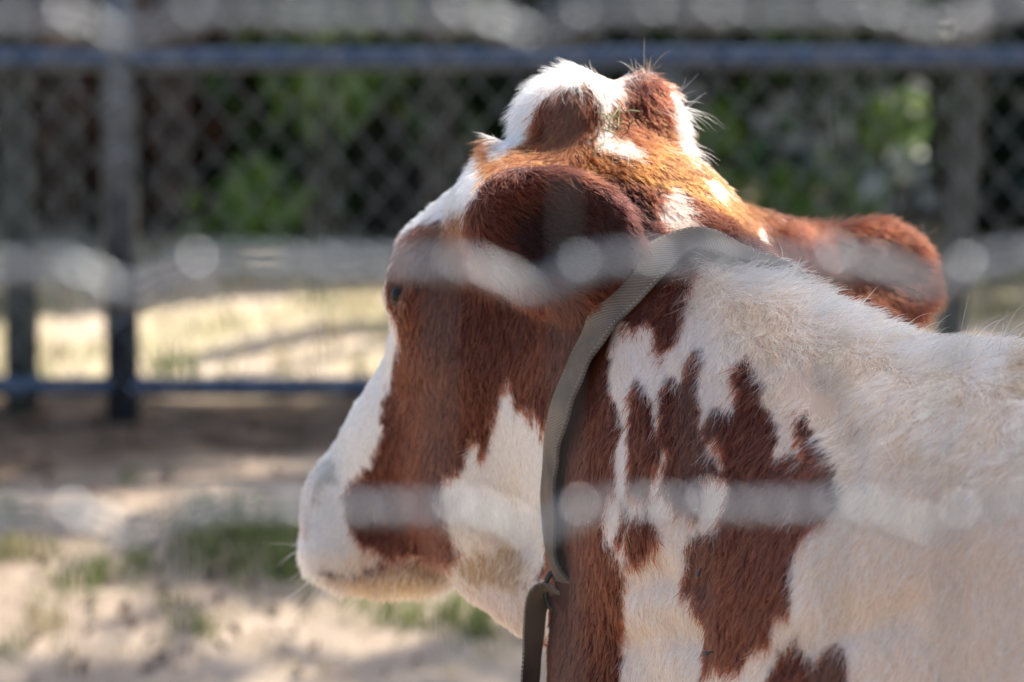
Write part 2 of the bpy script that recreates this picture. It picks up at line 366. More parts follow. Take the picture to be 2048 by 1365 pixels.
# flow of the hair: place, direction in the picture (right, down, away), length, lift, curl
AN = [
 (700,820,4.25, (-.5,.85,.1), .008, .25), (640,1030,4.3, (-.4,.8,0), .009, .45), (680,1120,4.3, (-.3,.9,0), .012, .5), (780,1180,4.3, (-.1,.9,0), .014, .5),
 (850,620,4.15, (-.1,1,.1), .010, .2), (950,700,4.1, (.02,1,.05), .011, .2), (1000,900,4.08, (-.1,1,.05), .013, .25), (820,950,4.2, (-.25,.95,.1), .011, .2),
 (1050,1100,4.1, (-.2,.9,0), .014, .3), (1000,1220,4.1, (.2,.8,0), .008, .2),
 (900,400,4.15, (-.75,.6,.1), .010, .2), (960,330,4.12, (-.75,.6,.1), .010, .2), (820,460,4.17, (-.7,.6,.1), .012, .25),
 (940,420,4.03, (-.25,.9,-.2), .015, .2), (1000,340,4.05, (-.8,.45,0), .014, .2), (1020,560,4.0, (.1,.95,-.1), .018, .3), (1100,620,3.95, (.1,.95,-.1), .020, .4),
 (1100,360,3.98, (-.5,.3,-.3), .013, .2), (1100,440,3.93, (.8,.25,-.2), .022, .3), (1200,430,3.93, (.8,.3,-.2), .022, .3), (1150,520,3.93, (.8,.4,-.2), .022, .3), (1270,430,3.95, (.6,.7,-.2), .015, .3), (1200,350,3.97, (.7,.1,-.3), .014, .3),
 (1110,170,4.06, (-.85,.15,0), .030, .25), (1180,145,4.06, (-.5,-.35,0), .030, .35), (1050,230,4.06, (-.65,.75,0), .032, .25), (1120,240,4.02, (-.6,.75,0), .030, .2), (1180,230,4.02, (.15,1,0), .026, .2), (1215,180,4.05, (.1,1,0), .024, .2),
 (1250,160,4.07, (.5,.2,0), .022, .25), (1285,145,4.08, (.3,-.3,0), .022, .35), (1290,160,4.06, (.2,.5,0), .022, .25), (1290,220,4.05, (.15,1,-.1), .026, .25), (1345,220,4.1, (.75,.65,0), .032, .5), (1370,290,4.12, (.6,.8,0), .030, .45), (1225,280,4.05, (.1,.9,0), .018, .5),
 (1100,300,4.03, (-.6,.5,0), .018, .3), (1250,330,4.02, (.7,.4,-.1), .013, .25), (1350,400,4.0, (.6,.75,-.2), .009, .25), (1450,430,4.05, (.7,.7,0), .012, .3), (1500,500,4.1, (.1,1,0), .018, .3),
 (1600,460,4.2, (.9,-.1,0), .016, .35), (1720,450,4.28, (.8,-.3,.1), .020, .5), (1850,540,4.35, (.8,.3,.1), .016, .45), (1700,600,4.28, (.7,.5,0), .014, .3), (1820,640,4.3, (.5,.8,0), .016, .4),
 (1150,800,3.95, (.1,1,0), .012, .2), (1170,1200,3.95, (.1,1,-.05), .013, .22), (1300,700,3.9, (.05,1,-.1), .015, .3), (1300,950,3.85, (.0,1,-.1), .016, .3), (1280,1250,3.85, (.05,1,-.1), .014, .3),
 (1420,560,3.9, (-.1,.2,-.3), .026, .75), (1450,700,3.85, (-.1,1,-.1), .022, .4), (1500,900,3.75, (-.1,1,-.1), .018, .3), (1480,1200,3.7, (-.35,.9,-.1), .015, .25),
 (1530,570,3.85, (.45,-.2,-.1), .030, .75), (1650,615,3.8, (.6,-.15,-.1), .030, .75), (1800,655,3.65, (.6,-.1,-.2), .028, .7), (1950,670,3.52, (.5,.1,-.2), .028, .65),
 (1560,660,3.8, (.1,.8,-.2), .022, .45), (1640,850,3.68, (-.2,1,-.1), .015, .28), (1700,780,3.65, (-.35,.95,-.1), .020, .35), (1900,800,3.5, (-.3,.95,-.1), .024, .4), (1750,1000,3.55, (-.4,.9,-.1), .020, .35), (1950,1100,3.4, (-.25,.95,-.1), .018, .3), (1750,1300,3.5, (-.45,.85,-.1), .016, .3), (2030,720,3.45, (.1,.6,-.3), .026, .6),
]
A_P = np.array([loc(pt(a[0], a[1], a[2])) for a in AN])
A_D = np.array([locv(a[3][0]*np.array([1., 0, 0]) - a[3][1]*_U + a[3][2]*_F) for a in AN])
A_L = np.array([a[4] for a in AN]); A_K = np.array([a[5] for a in AN])
for x, y, z, d, L, k in [(-.5,.3,1.0,(-.7,0,-.7),.014,.25), (-1.1,.28,1.0,(-.6,0,-.8),.014,.25), (-.5,0,1.32,(-1,0,0),.018,.3), (-1.3,0,1.3,(-1,0,0),.016,.3), (-1.4,.2,.7,(0,0,-1),.013,.25), (.05,.2,.6,(0,0,-1),.012,.25)]:
    for s in (1, -1):
        A_P = np.vstack([A_P, (x, s*y, z)]); A_D = np.vstack([A_D, d]); A_L = np.append(A_L, L); A_K = np.append(A_K, k)

def flow_at(P):
    D = np.zeros_like(P); L = np.zeros(len(P)); K = np.zeros(len(P)); W = np.zeros(len(P))
    for p, d, l, k in zip(A_P, A_D, A_L, A_K):
        w = 1/(((P-p)**2).sum(1) + 4e-4)**2; W += w
        D += w[:, None]*d; L += w*l; K += w*k
    return D/W[:, None], L/W, K/W

def hair_object(name, roots, normals, tang, length, lift, cols, rad, parent, mat, wob=.12, K=5, droop=.0, clump=0):
    n = len(roots); t = np.linspace(0, 1, K)[None, :, None]
    rn = rng.normal(size=(n, 3))*wob
    D = tang + rn; D -= normals*(D*normals).sum(1)[:, None]*.8; D /= np.linalg.norm(D, axis=1)[:, None]+1e-9
    Lr = (length*rng.uniform(.6, 1.15, n))[:, None, None]; li = np.clip(lift*rng.uniform(.6, 1.4, n), .05, 1.2)[:, None, None]
    side = np.cross(normals, D)*rng.normal(size=n)[:, None]*.22
    pos = roots[:, None]-normals[:, None]*.0003 + Lr*(D[:, None]*t*(1-.15*li) + normals[:, None]*li*(t-.42*t*t) + side[:, None]*t*t)
    cell = .0058; ci = np.floor(roots/cell).astype(np.int64); hsh = (ci[:, 0]*73856093) ^ (ci[:, 1]*19349663) ^ (ci[:, 2]*83492791)
    def hr(k): return (((hsh*(2654435761+k*40503)) >> 7) % 9973)/9973.0
    cen = (ci + .5 + .7*(np.stack([hr(1), hr(2), hr(3)], 1)-.5))*cell; pull = cen - roots; pull -= normals*(pull*normals).sum(1)[:, None]
    cd = np.stack([hr(4), hr(5), hr(6)], 1)-.5
    if clump: pos += (pull[:, None]*clump + cd[:, None]*Lr*.30)*t**1.4
    pos[:, :, 2] -= (droop*Lr[:, :, 0]*t[:, :, 0]**2)
    r = (rad*rng.uniform(.7, 1.2, n))[:, None]*np.array([1, .95, .82, .55, .12])[None, :K]
    hc = bpy.data.hair_curves.new(name); hc.add_curves([K]*n)
    hc.attributes['position'].data.foreach_set('vector', pos.astype(np.float32).ravel())
    ra = hc.attributes.get('radius') or hc.attributes.new('radius', 'FLOAT', 'POINT'); ra.data.foreach_set('value', r.astype(np.float32).ravel())
    ca = hc.attributes.new('coat_colour', 'FLOAT_COLOR', 'CURVE')
    ca.data.foreach_set('color', np.concatenate([cols, np.ones((n, 1))], 1).astype(np.float32).ravel())
    hc.materials.append(mat)
    o = bpy.data.objects.new(name, hc); COL.objects.link(o); o.parent = parent
    return o

def coat_material(name, hair):
    m = bpy.data.materials.new(name); m.use_nodes = True; nt = m.node_tree; nt.nodes.clear()
    out = nt.nodes.new('ShaderNodeOutputMaterial'); at = nt.nodes.new('ShaderNodeAttribute'); at.attribute_name = 'coat_colour'
    if hair:
        h = nt.nodes.new('ShaderNodeBsdfHairPrincipled'); h.model = 'CHIANG'; h.parametrization = 'COLOR'
        h.inputs['Roughness'].default_value = .5; h.inputs['Radial Roughness'].default_value = .6; h.inputs['Coat'].default_value = .0; h.inputs['IOR'].default_value = 1.3
        nt.links.new(at.outputs['Color'], h.inputs['Color'])
        nt.links.new(h.outputs[0], out.inputs[0])
    else:
        b = nt.nodes.new('ShaderNodeBsdfPrincipled'); b.inputs['Roughness'].default_value = .8; b.inputs['Specular IOR Level'].default_value = .15
        nt.links.new(at.outputs['Color'], b.inputs['Base Color']); nt.links.new(b.outputs[0], out.inputs[0])
    return m
M_SKIN, M_HAIR = coat_material('hide', False), coat_material('coat_hair', True)

cow = empty('cow', COW_O, COW_A)
tag(cow, 'red brown and cream white patched cow wearing a webbing neck collar, head turned away', 'cow')
body = mesh_obj('body', bV, bF, M_SKIN, cow)
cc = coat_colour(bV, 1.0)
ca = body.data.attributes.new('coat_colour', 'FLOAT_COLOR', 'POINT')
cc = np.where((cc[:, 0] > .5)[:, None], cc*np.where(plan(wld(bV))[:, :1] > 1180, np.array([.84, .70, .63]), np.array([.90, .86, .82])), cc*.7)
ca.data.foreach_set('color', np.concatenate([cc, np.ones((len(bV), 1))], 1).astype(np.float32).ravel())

# --- collar line round the neck
kA, kB, kC = surf(1392, 492), surf(1128, 850), surf(1128, 1105)
kN = np.cross(kB-kA, kC-kA); kN /= np.linalg.norm(kN); kN *= np.sign(kN[0])
kO = loc(pt(1335, 800, 4.0)); kO = kO - kN*((kO-kA) @ kN)
e1 = kA-kO; e1 -= kN*(e1 @ kN); e1 /= np.linalg.norm(e1); e2 = np.cross(kN, e1)
ring = []
for w in np.linspace(0, 2*math.pi, 96, endpoint=False):
    dd = math.cos(w)*e1 + math.sin(w)*e2; T = np.arange(.05, .34, .002)
    k = np.argmax(sdf(kO + T[:, None]*dd) > 0); ring.append(T[k] if T[k] > .06 else .2)
ring = np.array(ring); ring = np.minimum(ring, .235)
for _ in range(6): ring = .5*ring + .25*(np.roll(ring, 1) + np.roll(ring, -1))
kw = np.linspace(0, 2*math.pi, 96, endpoint=False)
vis = np.array([surf(u, v) for u, v in [(1462,518),(1440,500),(1415,488),(1388,484),(1340,506),(1290,548),(1240,606),(1197,680),(1160,755),(1132,830),(1116,920),(1112,1010),(1114,1090),(1124,1150)]])
va = np.arctan2((vis-kO) @ e2, (vis-kO) @ e1) % (2*math.pi)
vr = np.linalg.norm((vis-kO) - np.outer((vis-kO) @ kN, kN), axis=1); vx_ = (vis-kO) @ kN
o_ = np.argsort(np.where(va < 1.5, va + 2*math.pi, va)); va2 = np.where(va < 1.5, va + 2*math.pi, va)[o_]; vr, vx_ = vr[o_], vx_[o_]
gap = np.linspace(va2[-1] - 2*math.pi + .35, va2[0] - .35, 30)            # the hidden side of the neck
aa = np.concatenate([gap, va2]); ra = np.concatenate([np.interp(gap % (2*math.pi), kw, ring, period=2*math.pi), vr]); xa = np.concatenate([np.interp(gap, [gap[0], gap[0]+.6, gap[-1]-.6, gap[-1]], [vx_[-1], 0, 0, vx_[0]]), vx_])
kw = np.linspace(aa[0], aa[0] + 2*math.pi, 140, endpoint=False)
rr_ = np.interp(kw, aa, ra, period=2*math.pi); xx_ = np.interp(kw, aa, xa, period=2*math.pi)
for _ in range(4): rr_ = .5*rr_ + .25*(np.roll(rr_, 1) + np.roll(rr_, -1)); xx_ = .5*xx_ + .25*(np.roll(xx_, 1) + np.roll(xx_, -1))
rad_ = np.cos(kw)[:, None]*e1 + np.sin(kw)[:, None]*e2
KR = kO + rr_[:, None]*rad_ + xx_[:, None]*kN
nrm = []
for p in KR:
    g = np.array([sdf(p+np.eye(3)[i]*.016) - sdf(p-np.eye(3)[i]*.016) for i in range(3)], float); nrm.append(g/(np.linalg.norm(g)+1e-9))
nrm = .7*np.array(nrm) + .3*rad_
for _ in range(6): nrm = .5*nrm + .25*(np.roll(nrm, 1, 0) + np.roll(nrm, -1, 0))
nrm /= np.linalg.norm(nrm, axis=1)[:, None]
KR = KR + nrm*.0065

N_HAIR = 520000
tri = np.concatenate([bF[:, [0, 1, 2]], bF[:, [0, 2, 3]]])
tv = bV[tri]; ar = np.linalg.norm(np.cross(tv[:, 1]-tv[:, 0], tv[:, 2]-tv[:, 0]), axis=1)*.5
tc_ = tv.mean(1); tn = bN[tri].mean(1)
q_ = plan(wld(tc_)); toc = np.array([0, 0, CAM_Z]) - wld(tc_); toc /= np.linalg.norm(toc, axis=1)[:, None]
facing = (tn*(toc @ RZ)).sum(1)
front = (tc_[:, 0] > -.35) & (tc_[:, 2] > .45)
wgt = ar*np.where(front, np.where(facing > -.35, 1.0, .35), .16)
ti = rng.choice(len(tri), N_HAIR, p=wgt/wgt.sum())
b1 = np.sqrt(rng.random(N_HAIR)); b2 = rng.random(N_HAIR)
bw = np.stack([1-b1, b1*(1-b2), b1*b2], 1)
hp = (tv[ti]*bw[:, :, None]).sum(1); hn = (bN[tri[ti]]*bw[:, :, None]).sum(1); hn /= np.linalg.norm(hn, axis=1)[:, None]
near = np.full(N_HAIR, 9.0)
for p in KR: near = np.minimum(near, ((hp-p)**2).sum(1))
keep = near > .021**2
hp, hn, ti = hp[keep], hn[keep], ti[keep]; N_HAIR = len(hp)
hd, hl, hk = flow_at(hp)
hd += .35*np.linalg.norm(hd, axis=1)[:, None]*np.stack([vnoise(hp, 22, 20+i) for i in range(3)], 1)
hc_ = coat_colour(hp, 1.0, rng)
wh = hc_[:, 0] > .5
shade = np.clip(1 + .10*vnoise(hp, 60, 31) + .08*vnoise(hp, 12, 33) + rng.normal(size=N_HAIR)*np.where(wh, .11, .25), .5, 1.5)
ci_ = np.floor(hp/.0058).astype(np.int64); hs_ = (ci_[:, 0]*73856093) ^ (ci_[:, 1]*19349663) ^ (ci_[:, 2]*83492791); hs_ = (((hs_*2654435761) >> 9) % 9973)/9973.0
shade = shade*(1 + np.where(wh, .16, .34)*(hs_-.5))
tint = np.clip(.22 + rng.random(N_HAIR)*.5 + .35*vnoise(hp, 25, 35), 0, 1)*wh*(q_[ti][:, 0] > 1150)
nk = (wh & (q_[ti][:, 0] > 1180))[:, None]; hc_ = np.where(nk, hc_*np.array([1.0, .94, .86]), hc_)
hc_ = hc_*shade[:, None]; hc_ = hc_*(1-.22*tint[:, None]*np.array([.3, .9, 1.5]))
hc_ = np.clip(hc_, .008, .92)
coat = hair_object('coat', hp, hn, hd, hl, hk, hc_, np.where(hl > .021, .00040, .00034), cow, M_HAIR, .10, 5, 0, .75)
tag(coat, kind='stuff')
print('cow', len(bV), N_HAIR)
# long loose hairs: whiskers on the muzzle, wisps on poll and crest
def wisps(name, spots, cols, rad, parent, K=5):
    R, N, D, L, K_, C = [], [], [], [], [], []
    for (u, v, su, n, d, ln, lf, ci) in spots:
        for _ in range(n):
            p = surf(u + rng.normal()*su, v + abs(rng.normal())*su*.6)
            i = np.argmin(((bV-p)**2).sum(1)); R.append(bV[i]); N.append(bN[i])
            D.append(locv(np.array([d[0], 0, 0]) - d[1]*_U + d[2]*_F) + rng.normal(size=3)*.25); L.append(ln*rng.uniform(.6, 1.2)); K_.append(lf); C.append(cols[ci])
    return hair_object(name, np.array(R), np.array(N), np.array(D), np.array(L), np.array(K_), np.array(C), np.full(len(R), rad), parent, M_HAIR, .25, K, .15)
wc = [(.82, .8, .78), (.30, .11, .05), (.10, .09, .08)]
wh_ = wisps('whisker', [(635, 1080, 12, 12, (-.9, .2, 0), .045, .8, 0), (650, 1130, 15, 12, (-.7, .6, 0), .05, .8, 0), (740, 1175, 40, 16, (-.3, .9, 0), .04, .8, 0), (810, 600, 4, 8, (-.8, .5, 0), .018, .7, 1)], wc, .00018, cow)
tag(wh_, kind='stuff')
ws_ = wisps('loose_hair', [(1290, 165, 6, 16, (.0, -1, 0), .038, .9, 1), (1275, 160, 18, 10, (-.2, -.9, 0), .025, .8, 0), (1340, 215, 12, 30, (.9, -.15, 0), .045, .7, 0), (1355, 290, 12, 26, (.85, .5, 0), .04, .7, 0), (1150, 150, 50, 24, (-.6, -.5, 0), .03, .8, 0),
      (1600, 620, 60, 60, (.4, -.7, 0), .036, .9, 0), (1760, 670, 60, 60, (.5, -.6, 0), .036, .9, 0), (1960, 690, 50, 50, (.5, -.6, 0), .04, .9, 0), (1960, 690, 60, 12, (.4, -.8, 0), .07, 1.0, 2), (1730, 470, 60, 90, (.4, -.8, 0), .02, .9, 1)], wc, .00020, cow)
tag(ws_, kind='stuff')

# --- collar of grey-tan webbing with a loose end
M_WEB, wnt, wb = new_mat('webbing')
N_ = wnt.nodes; L_ = wnt.links
tc = N_.new('ShaderNodeTexCoord'); st = N_.new('ShaderNodeAttribute'); st.attribute_name = 'strap'; n1 = N_.new('ShaderNodeTexNoise'); n1.inputs['Scale'].default_value = 14; n1.inputs['Detail'].default_value = 8; L_.new(tc.outputs['Object'], n1.inputs['Vector'])
cr = N_.new('ShaderNodeValToRGB'); cr.color_ramp.elements[0].color = (.075, .056, .042, 1); cr.color_ramp.elements[1].color = (.27, .205, .145, 1); cr.color_ramp.elements[0].position = .36; cr.color_ramp.elements[1].position = .62
L_.new(n1.outputs['Fac'], cr.inputs[0])
wv = N_.new('ShaderNodeTexWave'); wv.inputs['Scale'].default_value = 160; wv.inputs['Distortion'].default_value = .6; wv.bands_direction = 'DIAGONAL'; L_.new(st.outputs['Vector'], wv.inputs['Vector'])
bp = N_.new('ShaderNodeBump'); bp.inputs['Strength'].default_value = .5; bp.inputs['Distance'].default_value = .001; L_.new(wv.outputs['Fac'], bp.inputs['Height'])

sp = N_.new('ShaderNodeSeparateXYZ'); L_.new(st.outputs['Vector'], sp.inputs[0])
ab = N_.new('ShaderNodeMath'); ab.operation = 'ABSOLUTE'; L_.new(sp.outputs[1], ab.inputs[0])
ed = N_.new('ShaderNodeMapRange'); ed.inputs[1].default_value = .0152; ed.inputs[2].default_value = .0158; L_.new(ab.outputs[0], ed.inputs[0])
sw = N_.new('ShaderNodeMath'); sw.operation = 'SINE'; mu = N_.new('ShaderNodeMath'); mu.operation = 'MULTIPLY'; mu.inputs[1].default_value = 1400; L_.new(sp.outputs[0], mu.inputs[0]); L_.new(mu.outputs[0], sw.inputs[0])
e2n = N_.new('ShaderNodeMapRange'); e2n.inputs[1].default_value = .0172; e2n.inputs[2].default_value = .0164; L_.new(ab.outputs[0], e2n.inputs[0])
ml = N_.new('ShaderNodeMath'); ml.operation = 'MULTIPLY'; L_.new(ed.outputs[0], ml.inputs[0]); L_.new(e2n.outputs[0], ml.inputs[1])
m2 = N_.new('ShaderNodeMath'); m2.operation = 'MULTIPLY'; L_.new(ml.outputs[0], m2.inputs[0]); L_.new(sw.outputs[0], m2.inputs[1]); m2.use_clamp = True
mw = N_.new('ShaderNodeMix'); mw.data_type = 'RGBA'; L_.new(m2.outputs[0], mw.inputs[0]); L_.new(cr.outputs[0], mw.inputs[6]); mw.inputs[7].default_value = (.42, .36, .28, 1)
wvm = N_.new('ShaderNodeMix'); wvm.data_type = 'RGBA'; wvm.blend_type = 'MULTIPLY'; wvm.inputs[0].default_value = .45; L_.new(mw.outputs[2], wvm.inputs[6]); L_.new(wv.outputs['Color'], wvm.inputs[7])
L_.new(wvm.outputs[2], wb.inputs['Base Color']); L_.new(bp.outputs[0], wb.inputs['Normal']); wb.inputs['Roughness'].default_value = .62
def strap(name, P, side, out, half, thick, parent, closed=False):
    P = np.asarray(P); n = len(P); V = []; F = []
    hw = np.full(n, half) if np.isscalar(half) else np.asarray(half)
    prof = [(-1, -.6), (-1, .6), (-1, .6), (-.93, 1), (-.5, 1.02), (0, 1.0), (.5, 1.02), (.93, 1), (1, .6), (1, .6), (1, -.6), (1, -.6), (-1, -.6)]; m = len(prof); S_ = []
    run = np.concatenate([[0], np.cumsum(np.linalg.norm(np.diff(P, axis=0), axis=1))])
    for i in range(n):
        cup = .0006*math.sin(run[i]*55) + .0005*math.sin(run[i]*131+1)
        for a, b in prof: V.append(P[i] + side[i]*hw[i]*a*(1+.02*math.sin(run[i]*70)) + out[i]*(thick*b + cup*a)); S_.append((run[i], a*hw[i], 0))
    for i in range(n if closed else n-1):
        j = (i+1) % n
        for k in range(m-1):
            if k in (1, 8, 10): continue
            F.append((i*m+k, i*m+k+1, j*m+k+1, j*m+k))
    if not closed: F.append(tuple(range(m-1))); F.append(tuple(range((n-1)*m, n*m-1))[::-1])
    o = mesh_obj(name, V, F, M_WEB, parent); at = o.data.attributes.new('strap', 'FLOAT_VECTOR', 'POINT'); at.data.foreach_set('vector', np.array(S_, np.float32).ravel())
    return o
tgc = np.roll(KR, -1, 0) - np.roll(KR, 1, 0); tgc /= np.linalg.norm(tgc, axis=1)[:, None]
sd_ = np.cross(nrm, tgc); sd_ *= np.sign(sd_ @ kN)[:, None]; sd_ /= np.linalg.norm(sd_, axis=1)[:, None]
collar = strap('collar', KR, sd_, nrm, .0195, .0022, cow, True)
collar['label'] = 'worn tan and grey webbing neck collar'
lp = [(1134,1222,3.985),(1118,1188,3.975),(1092,1183,3.98),(1078,1192,3.98),(1070,1222,3.985),(1068,1260,3.99),(1064,1310,3.99),(1060,1370,3.99),(1056,1430,3.99)]
L0 = np.array([loc(pt(*p)) for p in lp]); tt = np.linspace(0, len(lp)-1, 34)
LP = np.stack([np.interp(tt, np.arange(len(lp)), L0[:, k]) for k in range(3)], 1)
for _ in range(8): LP[1:-1] = .5*LP[1:-1] + .25*(LP[2:] + LP[:-2])
tg = np.gradient(LP, axis=0); tg /= np.linalg.norm(tg, axis=1)[:, None]
vx, vy, vz = locv(np.array([1., 0, 0])), locv(_F), locv(_U)
sv = .72*vy - .48*vz + .42*vx
sd2 = sv - tg*(tg @ sv)[:, None]; sd2 /= np.linalg.norm(sd2, axis=1)[:, None]; ot2 = np.cross(sd2, tg)
strap('strap_end', LP, sd2, ot2, np.linspace(.020, .0155, 34), .0018, collar)
# buckle keeper
kb = loc(pt(1112, 1182, 3.978)); bxm = MB()
for a in np.linspace(0, 2*math.pi, 16, endpoint=False):
    pass
th = np.linspace(0, 2*math.pi, 21)
V, F = tube([kb + .015*math.cos(a)*vx*.7 + .020*math.sin(a)*locv(_U) for a in th], .0028, 8, False)
M_STEEL = noise_mat('buckle_steel', (.07, .065, .06), (.04, .035, .03), 60, .45, .8)
mesh_obj('buckle', V, F, M_STEEL, collar)

# --- eyes
M_EYE, ent, eb = new_mat('eye'); eb.inputs['Base Color'].default_value = (.012, .008, .006, 1); eb.inputs['Roughness'].default_value = .08; eb.inputs['Specular IOR Level'].default_value = .18
def ball(c, r, n=12, m=8, ax=None):
    V = []; F = []; A = np.eye(3) if ax is None else np.asarray(ax); r = np.full(3, r) if np.isscalar(r) else np.asarray(r)
    for j in range(1, m):
        for i in range(n):
            a, b = 2*math.pi*i/n, math.pi*j/m; V.append(c + (np.array([math.sin(b)*math.cos(a), math.sin(b)*math.sin(a), math.cos(b)])*r) @ A)
    V += [c + (np.array([0, 0, r[2]])) @ A, c - (np.array([0, 0, r[2]])) @ A]; T, B = len(V)-2, len(V)-1
    for j in range(m-2):
        for i in range(n): F.append((j*n+i, (j+1)*n+i, (j+1)*n+(i+1) % n, j*n+(i+1) % n))
    for i in range(n): F.append((T, i, (i+1) % n)); F.append((B, (m-2)*n+(i+1) % n, (m-2)*n+i))
    return V, F
for s in (-1, 1):
    c = loc(C1 + HF*(.008) + HU*.040 + HR*s*.0995)
    V, F = ball(c, .0160, 20, 14); mesh_obj('eye', V, F, M_EYE, cow)

# --- bits of hay caught in the poll, flies on the neck
M_HAY = noise_mat('hay', (.30, .25, .11), (.20, .20, .09), 40, .7)
for k in range(14):
    p = surf(1222 + rng.normal()*14, 262 + rng.normal()*18) ; i = np.argmin(((bV-p)**2).sum(1)); p = bV[i] + bN[i]*.008
    d = locv(np.array([rng.normal()*.6, 0, 0]) + _U*rng.normal() - _F*.3*abs(rng.normal())); d /= np.linalg.norm(d); l = rng.uniform(.006, .016)
    q = locv(np.array([rng.normal(), 0, 0]) + _U*rng.normal())*.004
    V, F = tube([p - d*l, p + q, p + d*l], [.0006, .0009, .0004], 5); o = mesh_obj('hay_stalk', V, F, M_HAY, cow)
M_FLY = noise_mat('fly_body', (.012, .014, .016), (.03, .035, .04), 300, .3)
M_WING, fnt, fb = new_mat('fly_wing'); fb.inputs['Base Color'].default_value = (.10, .10, .10, 1); fb.inputs['Alpha'].default_value = .5; fb.inputs['Roughness'].default_value = .2
for (u, v, a, lab) in ((1416, 1140, .4, 'small dark fly resting on the grey smudge edge of the neck patch'), (1437, 1306, 1.2, 'small dark fly near the bottom end of the large red neck patch')):
    p = surf(u, v); i = np.argmin(((bV-p)**2).sum(1)); n = bN[i]; p = wld(p + n*.009); nw = n @ RZ.T
    fd, fu, fl = ortho(np.array([math.sin(a), 0, math.cos(a)]), nw)
    fly = empty('fly', p); tag(fly, lab, 'fly', 'flies on the cow')
    for nm, off, r in (('abdomen', -.0026, (.0015, .0016, .0028)), ('thorax', 0, (.0015, .0016, .0018)), ('head', .0024, (.0013, .0012, .0010))):
        V, F = ball(fd*off, r, 8, 6, np.array([fl, fu, fd])); mesh_obj(nm, V, F, M_FLY, fly)
    for s in (-1, 1):
        c = fu*.0016; V = [c, c - fd*.003 + fl*s*.0016, c - fd*.0062 + fl*s*.0026, c - fd*.0066 + fl*s*.0012, c - fd*.004 + fl*s*.0002]
        V2 = [np.array(x) - fu*.0002 for x in V]; mesh_obj('wing', V + V2, [(0, 1, 2, 3, 4), (9, 8, 7, 6, 5)] + [(k, k+5, (k+1) % 5+5, (k+1) % 5) for k in range(5)], M_WING, fly)
# ------------------------------------------------------------------ ground
def gz(x, y):
    t = np.clip((np.asarray(y)-4.4)/3.6, 0, 1); return .42*t*t*(3-2*t)
def gbump(x, y):
    P = np.stack([np.asarray(x), np.asarray(y), 0*np.asarray(x)], -1).reshape(-1, 3)
    return (.014*vnoise(P, .7, 51) + .008*vnoise(P, 2.1, 52) + .002*vnoise(P, 6, 53)).reshape(np.shape(x))
def height(x, y): return gz(x, y) + gbump(x, y)
def axis_pts(lo, hi, fine0, fine1, st, far):
    a = list(np.arange(fine0, fine1, st)); g = st; x = fine1
    while x < hi: a.append(x); g *= 1.35; x += min(g, far)
    a.append(hi); x = fine0; g = st; b = []
    while x > lo: g *= 1.35; x -= min(g, far); b.append(max(x, lo))
    return np.array(sorted(set(np.round(b + a, 4))))
gx, gy = axis_pts(-160, 160, -2.6, 2.6, .05, 15), axis_pts(-20, 260, 5.2, 10.6, .05, 15)
GX, GY = np.meshgrid(gx, gy); GZ = height(GX, GY)
V = np.stack([GX, GY, GZ], -1).reshape(-1, 3); nx = len(gx)
F = [(j*nx+i, j*nx+i+1, (j+1)*nx+i+1, (j+1)*nx+i) for j in range(len(gy)-1) for i in range(nx-1)]
m, nt, b = new_mat('dry_soil'); N = nt.nodes; L = nt.links
tc = N.new('ShaderNodeTexCoord')
def nz(scale, det=8):
    n = N.new('ShaderNodeTexNoise'); n.inputs['Scale'].default_value = scale; n.inputs['Detail'].default_value = det; L.new(tc.outputs['Object'], n.inputs['Vector']); return n
def ramp(src, stops):
    c = N.new('ShaderNodeValToRGB'); e = c.color_ramp.elements
    while len(e) < len(stops): e.new(.5)
    for q, (p, col) in zip(e, stops): q.position = p; q.color = (*col, 1)
    L.new(src, c.inputs[0]); return c
def mix(a, b_, f):
    x = N.new('ShaderNodeMix'); x.data_type = 'RGBA'; L.new(f, x.inputs[0]); L.new(a, x.inputs[6]); L.new(b_, x.inputs[7]); return x.outputs[2]
soil = ramp(nz(1.6).outputs['Fac'], [(.32, (.23, .172, .125)), (.5, (.34, .268, .208)), (.68, (.42, .345, .27))])
grit = ramp(nz(42).outputs['Fac'], [(.35, (.20, .148, .105)), (.6, (.46, .37, .29))])
base = mix(soil.outputs[0], grit.outputs[0], ramp(nz(9).outputs['Fac'], [(.45, (0, 0, 0)), (.7, (.55, .55, .55))]).outputs[0])
sx = N.new('ShaderNodeSeparateXYZ'); L.new(tc.outputs['Object'], sx.inputs[0])
mr = N.new('ShaderNodeMapRange'); mr.inputs[1].default_value = 8.2; mr.inputs[2].default_value = 8.4; L.new(sx.outputs[1], mr.inputs[0])
straw = ramp(nz(3.2).outputs['Fac'], [(.33, (.16, .155, .07)), (.45, (.46, .39, .25)), (.62, (.58, .47, .36))])
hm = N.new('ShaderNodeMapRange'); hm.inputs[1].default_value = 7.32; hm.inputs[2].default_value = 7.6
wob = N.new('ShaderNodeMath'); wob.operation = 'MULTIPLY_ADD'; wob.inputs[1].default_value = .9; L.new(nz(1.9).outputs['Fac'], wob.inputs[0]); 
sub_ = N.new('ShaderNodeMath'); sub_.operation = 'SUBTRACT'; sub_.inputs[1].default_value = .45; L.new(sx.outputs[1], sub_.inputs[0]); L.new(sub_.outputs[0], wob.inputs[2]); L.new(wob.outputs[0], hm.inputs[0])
humus_shade = ramp(nz(11).outputs['Fac'], [(.35, (.055, .042, .030)), (.55, (.12, .085, .06)), (.72, (.22, .15, .11))])  # dark leaf-litter soil, with the shade band under the rail put into its colour
base = mix(base, humus_shade.outputs[0], hm.outputs[0])
